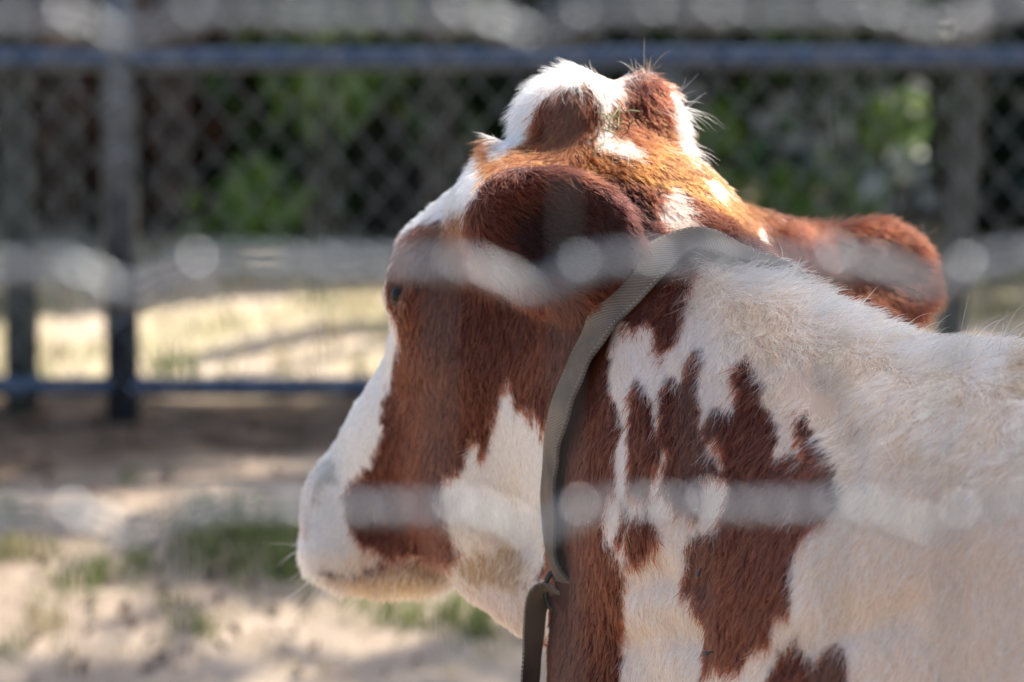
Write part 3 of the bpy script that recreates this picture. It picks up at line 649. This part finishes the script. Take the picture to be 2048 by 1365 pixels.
col = mix(base, straw.outputs[0], mr.outputs[0]); L.new(col, b.inputs['Base Color']); b.inputs['Roughness'].default_value = .95; b.inputs['Specular IOR Level'].default_value = .1
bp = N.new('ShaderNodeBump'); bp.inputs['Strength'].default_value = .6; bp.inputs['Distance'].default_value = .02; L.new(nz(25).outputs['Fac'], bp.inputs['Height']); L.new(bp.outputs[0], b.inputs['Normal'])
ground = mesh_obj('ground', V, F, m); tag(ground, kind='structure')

# ------------------------------------------------------------------ leaves, grass
def leaf_material(name, c1, c2, trans=.45):
    m = bpy.data.materials.new(name); m.use_nodes = True; nt = m.node_tree; nt.nodes.clear(); N = nt.nodes; L = nt.links
    out = N.new('ShaderNodeOutputMaterial'); at = N.new('ShaderNodeAttribute'); at.attribute_name = 'tone'
    cr = N.new('ShaderNodeValToRGB'); cr.color_ramp.elements[0].color = (*c1, 1); cr.color_ramp.elements[1].color = (*c2, 1); L.new(at.outputs['Fac'], cr.inputs[0])
    p = N.new('ShaderNodeBsdfPrincipled'); p.inputs['Roughness'].default_value = .42; p.inputs['Specular IOR Level'].default_value = .45
    t = N.new('ShaderNodeBsdfTranslucent'); mx = N.new('ShaderNodeMixShader'); mx.inputs[0].default_value = trans
    L.new(cr.outputs[0], p.inputs['Base Color']); L.new(cr.outputs[0], t.inputs[0]); L.new(p.outputs[0], mx.inputs[1]); L.new(t.outputs[0], mx.inputs[2]); L.new(mx.outputs[0], out.inputs[0])
    return m
LM_GREEN = leaf_material('leaf_green', (.026, .058, .022), (.095, .165, .052))
LM_DEEP = leaf_material('leaf_deep', (.007, .016, .010), (.026, .048, .026), .3)
LM_OLIVE = leaf_material('leaf_olive', (.045, .06, .02), (.17, .19, .055))
LM_BROWN = leaf_material('leaf_brown', (.035, .019, .012), (.12, .058, .032), .2)
LM_GRASS = leaf_material('grass_blade', (.085, .12, .035), (.26, .30, .10), .45)
LM_STRAW = leaf_material('straw_blade', (.38, .31, .17), (.64, .54, .36), .3)
LM_LIGHT = leaf_material('leaf_sunlit', (.15, .27, .05), (.34, .46, .12), .5)  # lighter green carries sunlit leaf spots in its colour
LM_PALE = leaf_material('leaf_bright_gap', (.58, .60, .54), (.84, .84, .80), .4)  # whitish leaves stand in for bright gaps behind the hedge
M_BARK = noise_mat('bark', (.018, .014, .011), (.05, .038, .03), 14, .9, 0, .8, 8, bdist=.02)
M_BARK_R = noise_mat('bark_reddish', (.05, .028, .02), (.12, .07, .05), 10, .9, 0, .8, 8, bdist=.02)
# bright spots added as leaf sprigs, with gaps cut in the foliage for the sun
GLEAM = [(510, 432, 10.35, .15, 'L', 'low light green sapling between the steel post and the cow forehead'), (600, 75, 10.45, .15, 'L', 'tall light green sapling rising above the upper pipe rail'), (640, 185, 10.4, .12, 'L', 'light green sapling just under the upper rail, beside the taller one'), (728, 170, 10.4, .10, 'L', 'yellow green sapling under the upper rail, closer to the cow poll'),
         (1735, 215, 10.35, .10, 'P', 'large pale bright-spot sapling beside the thick dark trunk'), (1778, 250, 10.3, .09, 'L', 'light green sapling among pale leaves beside the thick dark trunk'), (1655, 290, 10.4, .09, 'P', 'slim pale bright-spot sapling above the far ear of the cow'), (1785, 365, 10.3, .09, 'P', 'low pale bright-spot sapling just above the far ear tip, by the dark trunk'), (1680, 405, 10.3, .12, 'L', 'low light green sapling right above the far ear of the cow'), (1540, 405, 10.35, .11, 'L', 'small green sapling over the root of the far ear'),
         (1100, 75, 10.5, .12, 'P', 'pale bright-spot sapling above the upper rail over the cow poll'), (1330, 185, 10.5, .06, 'P', 'small pale bright-spot sapling next to the loose white hair of the poll'), (1520, 165, 10.4, .06, 'B', 'small pinkish brown leaved sapling under the upper rail'), (1565, 225, 10.4, .05, 'P', 'thin pale bright-spot sapling beside the pinkish brown leaved one'), (790, 60, 10.5, .08, 'L', 'green sapling above the upper rail beside the pale one'), (490, 70, 10.6, .05, 'B', 'small brown leaved sapling above the upper rail'), (1440, 250, 10.4, .06, 'L', 'dim green sapling between the poll and the far ear'), (1850, 30, 10.4, .06, 'P', 'pale sapling top, a bright spot above the upper rail by the dark trunk')]
GL = [(pt(u, v, d), r) for u, v, d, r, k, lb in GLEAM]
GL += [(pt(1375, 440, 4.0), .10), (pt(1290, 340, 4.04), .10), (pt(1200, 210, 4.05), .13), (pt(1340, 300, 4.1), .10), (pt(1650, 480, 4.25), .10)]  # gaps cut into the crowns so sun lights the cow's nape and poll
def thin(Cw):
    S_ = np.array(SUN_DIR); keep = np.ones(len(Cw), bool)
    for p, r in GL:
        q = Cw - p; a = q @ S_; d = np.linalg.norm(q - a[:, None]*S_, axis=1); keep &= ~((a > .12) & (d < r*1.05))
    return Cw[keep]
def leaf_mesh(name, C, size, mat, parent, up=.25, sag=.3, kind=None):
    """one small folded leaf per place in C"""
    n = len(C); d = rng.normal(size=(n, 3)); d[:, 2] -= sag; d /= np.linalg.norm(d, axis=1)[:, None]
    nn = rng.normal(size=(n, 3)); nn[:, 2] += up*3; w = np.cross(d, nn); w /= np.linalg.norm(w, axis=1)[:, None]+1e-9; nn = np.cross(w, d)
    s = (size*rng.uniform(.6, 1.3, n))[:, None]
    V = np.stack([C, C + d*s*.5 + w*s*.3 + nn*s*.06, C + d*s, C + d*s*.5 - w*s*.3 + nn*s*.06], 1).reshape(-1, 3)
    i = np.arange(n)*4; F = np.concatenate([np.stack([i, i+1, i+2], 1), np.stack([i, i+2, i+3], 1)])
    o = mesh_obj(name, V, F, mat, parent, False)
    a = o.data.attributes.new('tone', 'FLOAT', 'POINT'); a.data.foreach_set('value', np.repeat(np.clip(rng.normal(.45, .28, n), 0, 1), 4).astype(np.float32))
    if kind: o['kind'] = kind
    return o
def cluster(c, r, n):
    q = rng.normal(size=(n, 3)); q /= np.linalg.norm(q, axis=1)[:, None]; q *= (rng.random(n)**.45)[:, None]
    return np.asarray(c) + q*np.asarray(r)
def limb_path(a, b, n=6, wob=.05):
    t = np.linspace(0, 1, n)[:, None]; P = np.asarray(a)*(1-t) + np.asarray(b)*t; P[1:-1] += rng.normal(size=(n-2, 3))*wob*np.linalg.norm(np.asarray(b)-np.asarray(a)); return P
def tree(x, y, h, r, clusters, lm, bark, label, leaf=.13, group=None, per=700, name='shade_tree'):
    z = float(gz(x, y)); t = empty(name, (x, y, z)); tag(t, label, 'tree', group)
    top = np.array([0, 0, h]); tp = limb_path((0, 0, -.1), top, 8, .012); 
    V, F = tube(tp, np.linspace(r*1.25, r*.45, 8), 14); tr = mesh_obj('trunk', V, F, bark, t)
    for c, rr, n in clusters:
        c = np.asarray(c, float) - np.array([x, y, z]); s = tp[min(7, max(3, int(7*(c[2]-.8)/h)))]
        V, F = tube(limb_path(s, c, 6, .04), np.linspace(r*.32, r*.06, 6), 7); mesh_obj('limb', V, F, bark, tr)
    C = np.concatenate([cluster(np.asarray(c)-np.array([x, y, z]), rr, n) for c, rr, n in clusters])
    b0 = np.array([x, y, z]); leaf_mesh('crown', thin(C+b0)-b0, leaf, lm, t); return t
def shrub(x, y, h, w, lm, label, n=2600, leaf=.075, group='shrubs behind the chain link fence', name='shrub'):
    z = float(gz(x, y)); t = empty(name, (x, y, z)); tag(t, label, 'shrub', group)
    C = []; ml = MB()
    for k in range(11):
        a = rng.uniform(0, 6.283); rr = w*rng.uniform(.1, .8); tip = np.array([rr*math.cos(a), rr*math.sin(a)*.7, h*rng.uniform(.45, .95)])
        ml.add(*tube(limb_path((rng.normal()*.06, rng.normal()*.06, -.05), tip, 5, .06), np.linspace(.018, .005, 5), 5))
        C.append(cluster(tip*np.array([1, 1, .96]), (w*.36, w*.3, h*.2), n//14)); C.append(cluster(tip*np.array([.8, .8, .5]), (w*.3, w*.3, h*.24), n//26))
    mesh_obj('stems', ml.V, ml.F, M_BARK, t); b0 = np.array([x, y, z]); leaf_mesh('foliage', thin(np.concatenate(C)+b0)-b0, leaf, lm, t); return t

SUN = np.array(SUN_DIR)
def over(x, y, z, H):     # where something must hang at height H to shade the place x, y, z
    return np.array([x, y, z]) + SUN*(H-z)/SUN[2]

# the tree whose bough hangs over the cow, and those behind the fence
tree(3.6, 6.6, 6.4, .17, [(over(.62, 3.30, 1.25, 5.8), (.46, .46, .40), 900), (over(.345, 3.62, 1.25, 5.7), (.22, .22, .22), 420), (over(.235, 3.81, 1.27, 5.6), (.06, .06, .12), 70), (over(.85, 2.75, 1.25, 6.0), (.55, .5, .4), 900), (over(1.25, 2.2, 1.2, 6.1), (.6, .6, .4), 700), (over(1.3, 3.6, .5, 6.2), (.5, .6, .4), 500), ((3.7, 6.4, 6.8), (.9, .9, .6), 900)],
     LM_GREEN, M_BARK, 'tall slim tree whose bough overhangs the back of the cow', .11)
tree(2.7, 10.9, 6.0, .16, [(over(x, y, .4, h), (rx, ry, .26), n) for x, y, h, rx, ry, n in ((-1.4, 7.85, 5.2, .5, .36, 900), (-.75, 7.88, 5.5, .5, .34, 900), (-.1, 7.9, 5.1, .5, .34, 900), (.5, 7.85, 5.4, .5, .35, 800), (1.2, 7.8, 5.4, .6, .4, 800), (-.85, 7.42, 5.5, .2, .08, 90), (-.40, 7.40, 5.5, .14, .06, 60), (-.48, 7.06, 5.3, .22, .13, 260), (-.2, 7.0, 5.3, .26, .12, 260), (-.95, 7.15, 5.4, .2, .07, 110), (.1, 6.55, 5.6, .5, .06, 170), (-.65, 6.5, 5.6, .3, .05, 90), (-.5, 6.78, 5.6, .1, .03, 16), (1.5, 8.6, 5.2, .6, .5, 700), (1.25, 9.3, 5.4, .45, .5, 800))],
     LM_GREEN, M_BARK, 'leafy tree with spreading crown shading the far fence line', .11)
tree(1.56, 11.2, 5.6, .33, [(over(x, y, .9, h), (.75, .6, .5), n) for x, y, h, n in ((-1.6, 10.9, 5.6, 800), (-.7, 11, 5.9, 800), (.3, 10.9, 5.5, 800), (1.2, 11.0, 5.9, 800), (2.0, 11.2, 5.6, 800), (-.2, 11.8, 6.2, 800), (-1.3, 12, 6, 800), (1, 12, 6, 800))],
     LM_DEEP, M_BARK, 'thick dark trunked tree standing behind the leaning fence post', .13)
tree(-.92, 11.9, 5.8, .15, [((-1.2, 12.6, 5.0), (1.1, 1.0, .7), 1300), ((-.2, 13.2, 5.7), (1.2, .9, .7), 1300), ((-2.6, 12.2, 5.2), (1.2, 1.2, .7), 1300), ((1.0, 14.0, 5.9), (1.4, 1.0, .7), 1300), ((-1.6, 10.9, 4.4), (1.2, .9, .6), 1200), ((-.4, 10.6, 4.3), (.8, .7, .5), 800), ((-3.0, 10.2, 4.6), (1.2, 1.0, .6), 1000)],
     LM_OLIVE, M_BARK_R, 'slender reddish barked tree behind the steel fence post', .13)
for i, (x, y, h, w, lm, lab, n, lf) in enumerate([
    (-1.75, 10.55, 1.7, .75, LM_BROWN, 'brown leaved shrub at the far end behind the weathered post', 1900, .08),
    (-.95, 10.75, 1.5, .62, LM_BROWN, 'rust brown thin shrub between the two left fence posts', 1500, .08),
    (-.30, 10.55, 1.6, .55, LM_GREEN, 'bright green shrub seen through the chain link beside the cow forehead', 2100, .085),
    (.25, 10.8, 1.6, .6, LM_DEEP, 'dark green shrub directly behind the head of the cow', 2300, .08),
    (.80, 10.5, 1.5, .55, LM_GREEN, 'mid green shrub rising behind the far ear of the cow', 2100, .085),
    (1.0, 11.0, 1.4, .38, LM_OLIVE, 'olive green shrub against the thick dark tree trunk', 1700, .09),
    (2.35, 11.3, 1.7, .6, LM_DEEP, 'dark shrub behind the leaning fence post', 2200, .08),
    (1.45, 10.25, .75, .42, LM_DEEP, 'low dark bush added for shade at the foot of the thick tree trunk', 1800, .08),  # bush added to darken a spot that is only shaded ground
    (-.62, 11.5, 1.9, .8, LM_DEEP, 'tall deep green shrub filling the gap beside the reddish tree', 2200, .09),
    (.65, 11.7, 1.9, .8, LM_DEEP, 'broad deep green shrub in the second row beside the thick trunk', 2400, .09),
    (-1.7, 11.6, 1.9, .8, LM_OLIVE, 'olive shrub in the second row behind the brown leaved one', 2000, .09)]):
    shrub(x, y, h, w*1.1, lm, lab, int(n*2.2), lf*1.1)

for i, (x, y, lm, lab) in enumerate([(-2.2, 12.6, LM_DEEP, 'dark evergreen thicket bush at the far left of the back row'), (-1.28, 11.0, LM_BROWN, 'dull brown bush filling the gap between weathered and steel posts'), (-1.3, 12.9, LM_DEEP, 'dark bush in the back row behind the reddish tree'), (-.45, 13.0, LM_DEEP, 'dark bush in the back row between the two trees'), (.4, 12.9, LM_DEEP, 'dark bush in the back row behind the cow poll'), (1.25, 13.0, LM_GREEN, 'green bush in the back row beyond the thick trunk'), (2.1, 12.8, LM_DEEP, 'dark bush in the back row past the leaning post'), (3.1, 12.7, LM_GREEN, 'green bush beyond the spreading tree, first past the thick trunk'), (4.1, 12.9, LM_DEEP, 'dark bush second past the thick trunk'), (5.1, 12.7, LM_OLIVE, 'olive bush at the far end of the back row'), (6.2, 13.2, LM_DEEP, 'last dark bush where the back row ends'), (-3.2, 12.8, LM_GREEN, 'green bush where the back row begins'), (-4.2, 13.0, LM_DEEP, 'dark bush outside the start of the back row')]):
    shrub(x, y, 2.3 if y > 12 else 1.7, .95 if y > 12 else .5, lm, lab, 4200, .12)

for k_, (u, v, d, r, kk, lb) in enumerate(GLEAM):
    p = pt(u, v, d); sp = empty('sprig', (p[0], p[1]+.02, float(gz(p[0], p[1])))); h_ = p[2]-sp.location.z
    tag(sp, lb, 'sprig', 'leaf sprigs added as bright spots behind the fence')
    V, F = tube(limb_path((0, 0, -.05), (0, 0, h_), 6, .02), np.linspace(.008, .003, 6), 5); mesh_obj('stem', V, F, M_BARK, sp)
    leaf_mesh('foliage', cluster((0, 0, h_), (r*1.15, r*.6, r), int(40+5200*r*r)), .06, {'L': LM_LIGHT, 'P': LM_PALE, 'B': LM_BROWN}[kk], sp)

def blades(name, spots, mat, parent=None, kind='stuff'):
    """spots: x, y, radius, count, height"""
    V = []; F = []; T = []
    for x, y, r, n, h in spots:
        for _ in range(n):
            a = rng.uniform(0, 6.283); q = r*math.sqrt(rng.random()); bx, by = x+q*math.cos(a), y+q*math.sin(a)
            bz = float(height(np.array([bx]), np.array([by]))[0]) - .004; hh = h*rng.uniform(.5, 1.2); w = .0022 + .018*hh*rng.uniform(.6, 1.2)
            dx, dy = rng.normal()*.35, rng.normal()*.35; th = rng.uniform(0, 3.14); cx, sy = math.cos(th)*w, math.sin(th)*w
            i = len(V); V += [(bx-cx, by-sy, bz), (bx+cx, by+sy, bz), (bx+dx*hh*.4+cx*.7, by+dy*hh*.4+sy*.7, bz+hh*.6), (bx+dx*hh*.4-cx*.7, by+dy*hh*.4-sy*.7, bz+hh*.6), (bx+dx*hh, by+dy*hh, bz+hh)]
            F += [(i, i+1, i+2, i+3), (i+3, i+2, i+4)]; T += [rng.random()]*5
    o = mesh_obj(name, V, F, mat, parent, False); a = o.data.attributes.new('tone', 'FLOAT', 'POINT'); a.data.foreach_set('value', np.array(T, np.float32)); tag(o, kind=kind); return o
def gpt(u, v):
    """where the line of sight through column u, row v meets the ground"""
    for d in np.arange(5, 16, .01):
        p = pt(u, v, d)
        if p[2] < gz(p[0], p[1]): return p
    return p
far_spots = [(rng.uniform(-2.4, 2.4), rng.uniform(8.4, 10.2), .12, 14, rng.uniform(.03, .08)) for _ in range(260)]
blades('dry_grass', far_spots, LM_STRAW)
blades('grass', [(rng.uniform(-2.4, 2.4), rng.uniform(8.35, 10.2), .1, 12, rng.uniform(.03, .07)) for _ in range(70)] + [(rng.uniform(-2, 2), rng.uniform(8.28, 8.5), .08, 10, .07) for _ in range(60)], LM_GRASS)
near = []
for u, v, s, n, h in [(390,1130,.05,70,.06),(520,1100,.06,90,.08),(400,1090,.05,60,.06),(580,1160,.05,90,.07),(470,1150,.04,40,.05),(260,1140,.04,40,.07),(160,1170,.05,50,.05),(205,1170,.04,50,.05),(30,1120,.04,40,.06),(20,1040,.03,30,.06),(400,1270,.03,40,.045),(330,1215,.03,20,.04),(100,1230,.03,20,.04),(30,1300,.03,30,.04),(760,1230,.035,60,.07),(830,1265,.03,50,.05),(920,1260,.04,90,.07),(960,1290,.03,40,.05),(270,970,.03,20,.04),(620,1130,.05,70,.09),(560,1060,.05,50,.06),(450,1060,.05,60,.07)]:
    p = gpt(u, v); near += [(p[0], p[1], s, int(n*.4), h), (p[0], p[1], s*2.3, int(n*.7), h*.7)]
blades('weed_tuft', near, LM_GRASS)
blades('straw_tuft', [(*gpt(rng.uniform(0, 1100), rng.uniform(1010, 1360))[:2], .05, 12, .025) for _ in range(70)] + [(*gpt(40, 1110)[:2], .05, 60, .05), (*gpt(90, 1255)[:2], .04, 40, .05)], LM_STRAW)
lit = np.array([gpt(rng.uniform(-100, 1200), rng.uniform(800, 1360)) for _ in range(260)] + [(rng.uniform(-2, 2), rng.uniform(9.2, 10.4), 0) for _ in range(500)]); lit[:, 2] = height(lit[:, 0], lit[:, 1]) + .008
lo = leaf_mesh('leaf_litter', lit, .035, LM_BROWN, None, 1.2, 0, 'stuff')

# ------------------------------------------------------------------ far fence: posts, rails, chain link
M_GALV = noise_mat('galvanised_pipe', (.08, .10, .13), (.15, .18, .22), 30, .42, .85)
M_RAIL = noise_mat('sky_tinted_pipe', (.040, .060, .10), (.085, .12, .18), 30, .36, .45)  # blue sky reflected in the galvanised rails, put into the base colour
M_WIRE = noise_mat('galvanised_wire', (.20, .235, .27), (.36, .40, .44), 60, .42, .75)  # bluish tint puts reflected sky into the wire colour
M_POST = noise_mat('weathered_post', (.036, .040, .034), (.075, .08, .067), 12, .85, 0, .4)
FY = 8.0
fen = empty('chain_link_fence', (0, FY, .42)); tag(fen, 'galvanised chain link fence with two sky-tinted pipe rails behind the cow', 'fence')
def zf(v, y=FY):
    k = (682.5-v)/FPX; d = y/(math.cos(PITCH) + k*math.sin(PITCH)); return CAM_Z + d*(k*math.cos(PITCH) - math.sin(PITCH))
def xf(u, v, y=FY):
    k = (682.5-v)/FPX; return (u-1024)/FPX*y/(math.cos(PITCH) + k*math.sin(PITCH))
def part_tube(name, path, r, mat, parent, n=12, off=(0, FY, .42)):
    V, F = tube(np.asarray(path) - np.array(off), r, n); return mesh_obj(name, V, F, mat, parent)
zt, zb, ztop = zf(116), zf(771), .42+1.55
xs_posts = [xf(240, 400) + 2.45*k for k in (0, -1, 1, 2)]
for x in xs_posts: part_tube('post', [(x, FY, .30), (x, FY, 1.2), (x, FY, ztop+.04)], .035, M_GALV, fen, 16)
for z, r in ((zt, .0235), (zb, .0205), (ztop, .0235)):
    part_tube('rail', [(x, FY-.01, z + .002*math.sin(x*3)) for x in np.linspace(-4.2, 5.4, 20)], r, M_RAIL, fen, 14)
# every woven wire is a zigzag of its own
PW, PH = .0405, .0985
nz_ = int((ztop-.46)/(PH/2))
zig = [(((k % 2)-.5)*PW*1.0, (.004 if k % 2 else -.004), .04 + k*PH/2) for k in range(nz_)]
V, F = tube(zig, .0012, 5, False); wire_me = bpy.data.meshes.new('wire'); wire_me.from_pydata([tuple(v) for v in V], [], F); wire_me.materials.append(M_WIRE); wire_me.polygons.foreach_set('use_smooth', [True]*len(wire_me.polygons))
x = -4.1; k = 0
while x < 5.3:
    o = inst('wire', wire_me, fen, (x, -.035, 0)); o.scale = (1 if k % 2 else -1, 1, 1); x += PW; k += 1
# ties on the steel post
for z in (zf(308), zf(640), zf(200)):
    for x in xs_posts[:1]:
        th = np.linspace(-.4, 3.54, 9); part_tube('tie', [(x-.033*math.cos(a)-.004, FY-.036*abs(math.sin(a)), z+.02*math.cos(a)*-1) for a in th], .003, M_WIRE, fen, 6)
wp = empty('weathered_post', (xf(40, 740, FY+.07), FY+.09, .42)); tag(wp, 'weathered grey brown post close behind the fence, next to the steel post', 'post')
zz = np.linspace(-.1, 1.5, 7); V, F = tube([(.004*math.sin(z*4), 0, z) for z in zz], [.036, .035, .034, .034, .033, .033, .031], 12); mesh_obj('shaft', V, F, M_POST, wp)
V, F = tube([(0, 0, 1.5), (0, 0, 1.52)], [.040, .028], 12); mesh_obj('cap', V, F, M_GALV, wp)
lx0, lx1 = xf(1903, 640, FY+.1), xf(1950, 130, FY+.1); z0, z1 = zf(640, FY+.1), zf(130, FY+.1); sl = (lx1-lx0)/(z1-z0)
lpo = empty('leaning_post', (lx0 - sl*(z0-.42), FY+.1, .42)); tag(lpo, 'leaning greenish grey post behind the chain link, near the thick tree trunk', 'post')
V, F = tube([(sl*z, 0, z) for z in np.linspace(-.1, 1.45, 7)], [.028, .027, .027, .026, .026, .026, .025], 12); mesh_obj('shaft', V, F, M_POST, lpo)
V, F = tube([(sl*1.45, 0, 1.45), (sl*1.47, 0, 1.47)], [.031, .022], 12); mesh_obj('cap', V, F, M_GALV, lpo)

# ------------------------------------------------------------------ near fence: wire mesh right in front of the viewer
NY = 1.62
nf = empty('wire_mesh_fence', (0, NY, 0)); tag(nf, 'silvery wire mesh fence stretched across in front of the cow, far out of focus', 'fence')
M_MESH = noise_mat('bright_galvanised', (.23, .25, .27), (.35, .37, .39), 90, .42, .8)
M_KNOT = noise_mat('shiny_knot', (.34, .35, .36), (.48, .485, .49), 90, .3, .85)
M_STAY = noise_mat('shaded_stay_wire', (.08, .084, .084), (.14, .145, .145), 90, .6, .3)  # unlit look of the stays put into a darker wire colour
def zn(v): return zf(v, NY)
def xn(u): return xf(u, 600, NY)
PX = xn(1024+255.5) - xn(1024); PZ = zn(25) - zn(527); XO = xn(132)
dips = [xn(262), xn(1062), xn(1832)]; DP = dips[1]-dips[0]
xs = np.arange(-1.25, 1.25, .0065)
tiltk = -(zn(520)-zn(540))/(xn(0)-xn(2048))*1.0
dipv = sum(np.exp(-((xs - (dips[1] + k*DP))/.0155)**2) for k in range(-7, 8))
rise = sum(np.exp(-((xs - (dips[1] + k*DP) - .045)/.022)**2) for k in range(-7, 8))
wz = -.0098*dipv + .0020*rise
NROW = int(1.98/PZ)
zr = [zn(526) + (k)*PZ for k in range(-int(zn(526)/PZ), 4)]
for r_i, z in enumerate(zr):
    mb = MB(); ph = rng.uniform(0, 6)
    amp = 1.0 if r_i % 1 == 0 else .8
    for s in (0, math.pi):
        P = np.stack([xs, .0017*np.cos(xs*240+ph+s), z + xs*tiltk + wz*amp*(1+.15*math.sin(r_i*2.1)) + .0017*np.sin(xs*240+ph+s) + .0006*np.sin(xs*9+r_i)], 1)
        mb.add(*tube(P, .0023, 5))
    mesh_obj('line_wire', mb.V, mb.F, M_MESH, nf)
zlo, zhi = zr[0]-.02, zr[-1]+.03
V, F = tube([(.0006*math.sin(z*17), .003, z) for z in np.linspace(zlo, zhi, 24)], .0010, 6)
stay_me = bpy.data.meshes.new('stay_wire'); stay_me.from_pydata([tuple(v) for v in V], [], F); stay_me.materials.append(M_STAY); stay_me.polygons.foreach_set('use_smooth', [True]*len(stay_me.polygons))
V, F = ball(np.zeros(3), (.0050, .0048, .0058), 12, 8)
knot_me = bpy.data.meshes.new('knot'); knot_me.from_pydata([tuple(v) for v in V], [], F); knot_me.materials.append(M_KNOT); knot_me.polygons.foreach_set('use_smooth', [True]*len(knot_me.polygons))
V, F = ball(np.zeros(3), (.0040, .0038, .0050), 10, 8)
knot2 = bpy.data.meshes.new('knot'); knot2.from_pydata([tuple(v) for v in V], [], F); knot2.materials.append(M_MESH); knot2.polygons.foreach_set('use_smooth', [True]*len(knot2.polygons))
rest = MB(); kx = np.arange(-22, 23)
for k in kx:
    x = XO + (k+4)*PX
    if abs(x) > 1.22: continue
    inst('stay_wire', stay_me, nf, (x, 0, 0), (0, rng.normal()*.002, rng.uniform(0, 6)))
    for z in zr:
        zz_ = z + x*tiltk + float(np.interp(x, xs, wz))
        if abs(x) < .36 and z > zn(1500): inst('knot', knot_me if rng.random() < .5 else knot2, nf, (x, -.0022, zz_), (rng.normal()*.2, rng.normal()*.2, rng.uniform(0, 6)))
        else: rest.add(*ball(np.array([x, -.0022, zz_]), (.0042, .004, .0052), 6, 4))
ro = mesh_obj('knots', rest.V, rest.F, M_MESH, nf); tag(ro, kind='stuff')
for x in (-1.28, 1.28):
    V, F = tube([(x, .03, z) for z in (-.1, 1.0, 2.15)], .04, 14); mesh_obj('post', V, F, M_POST, nf)
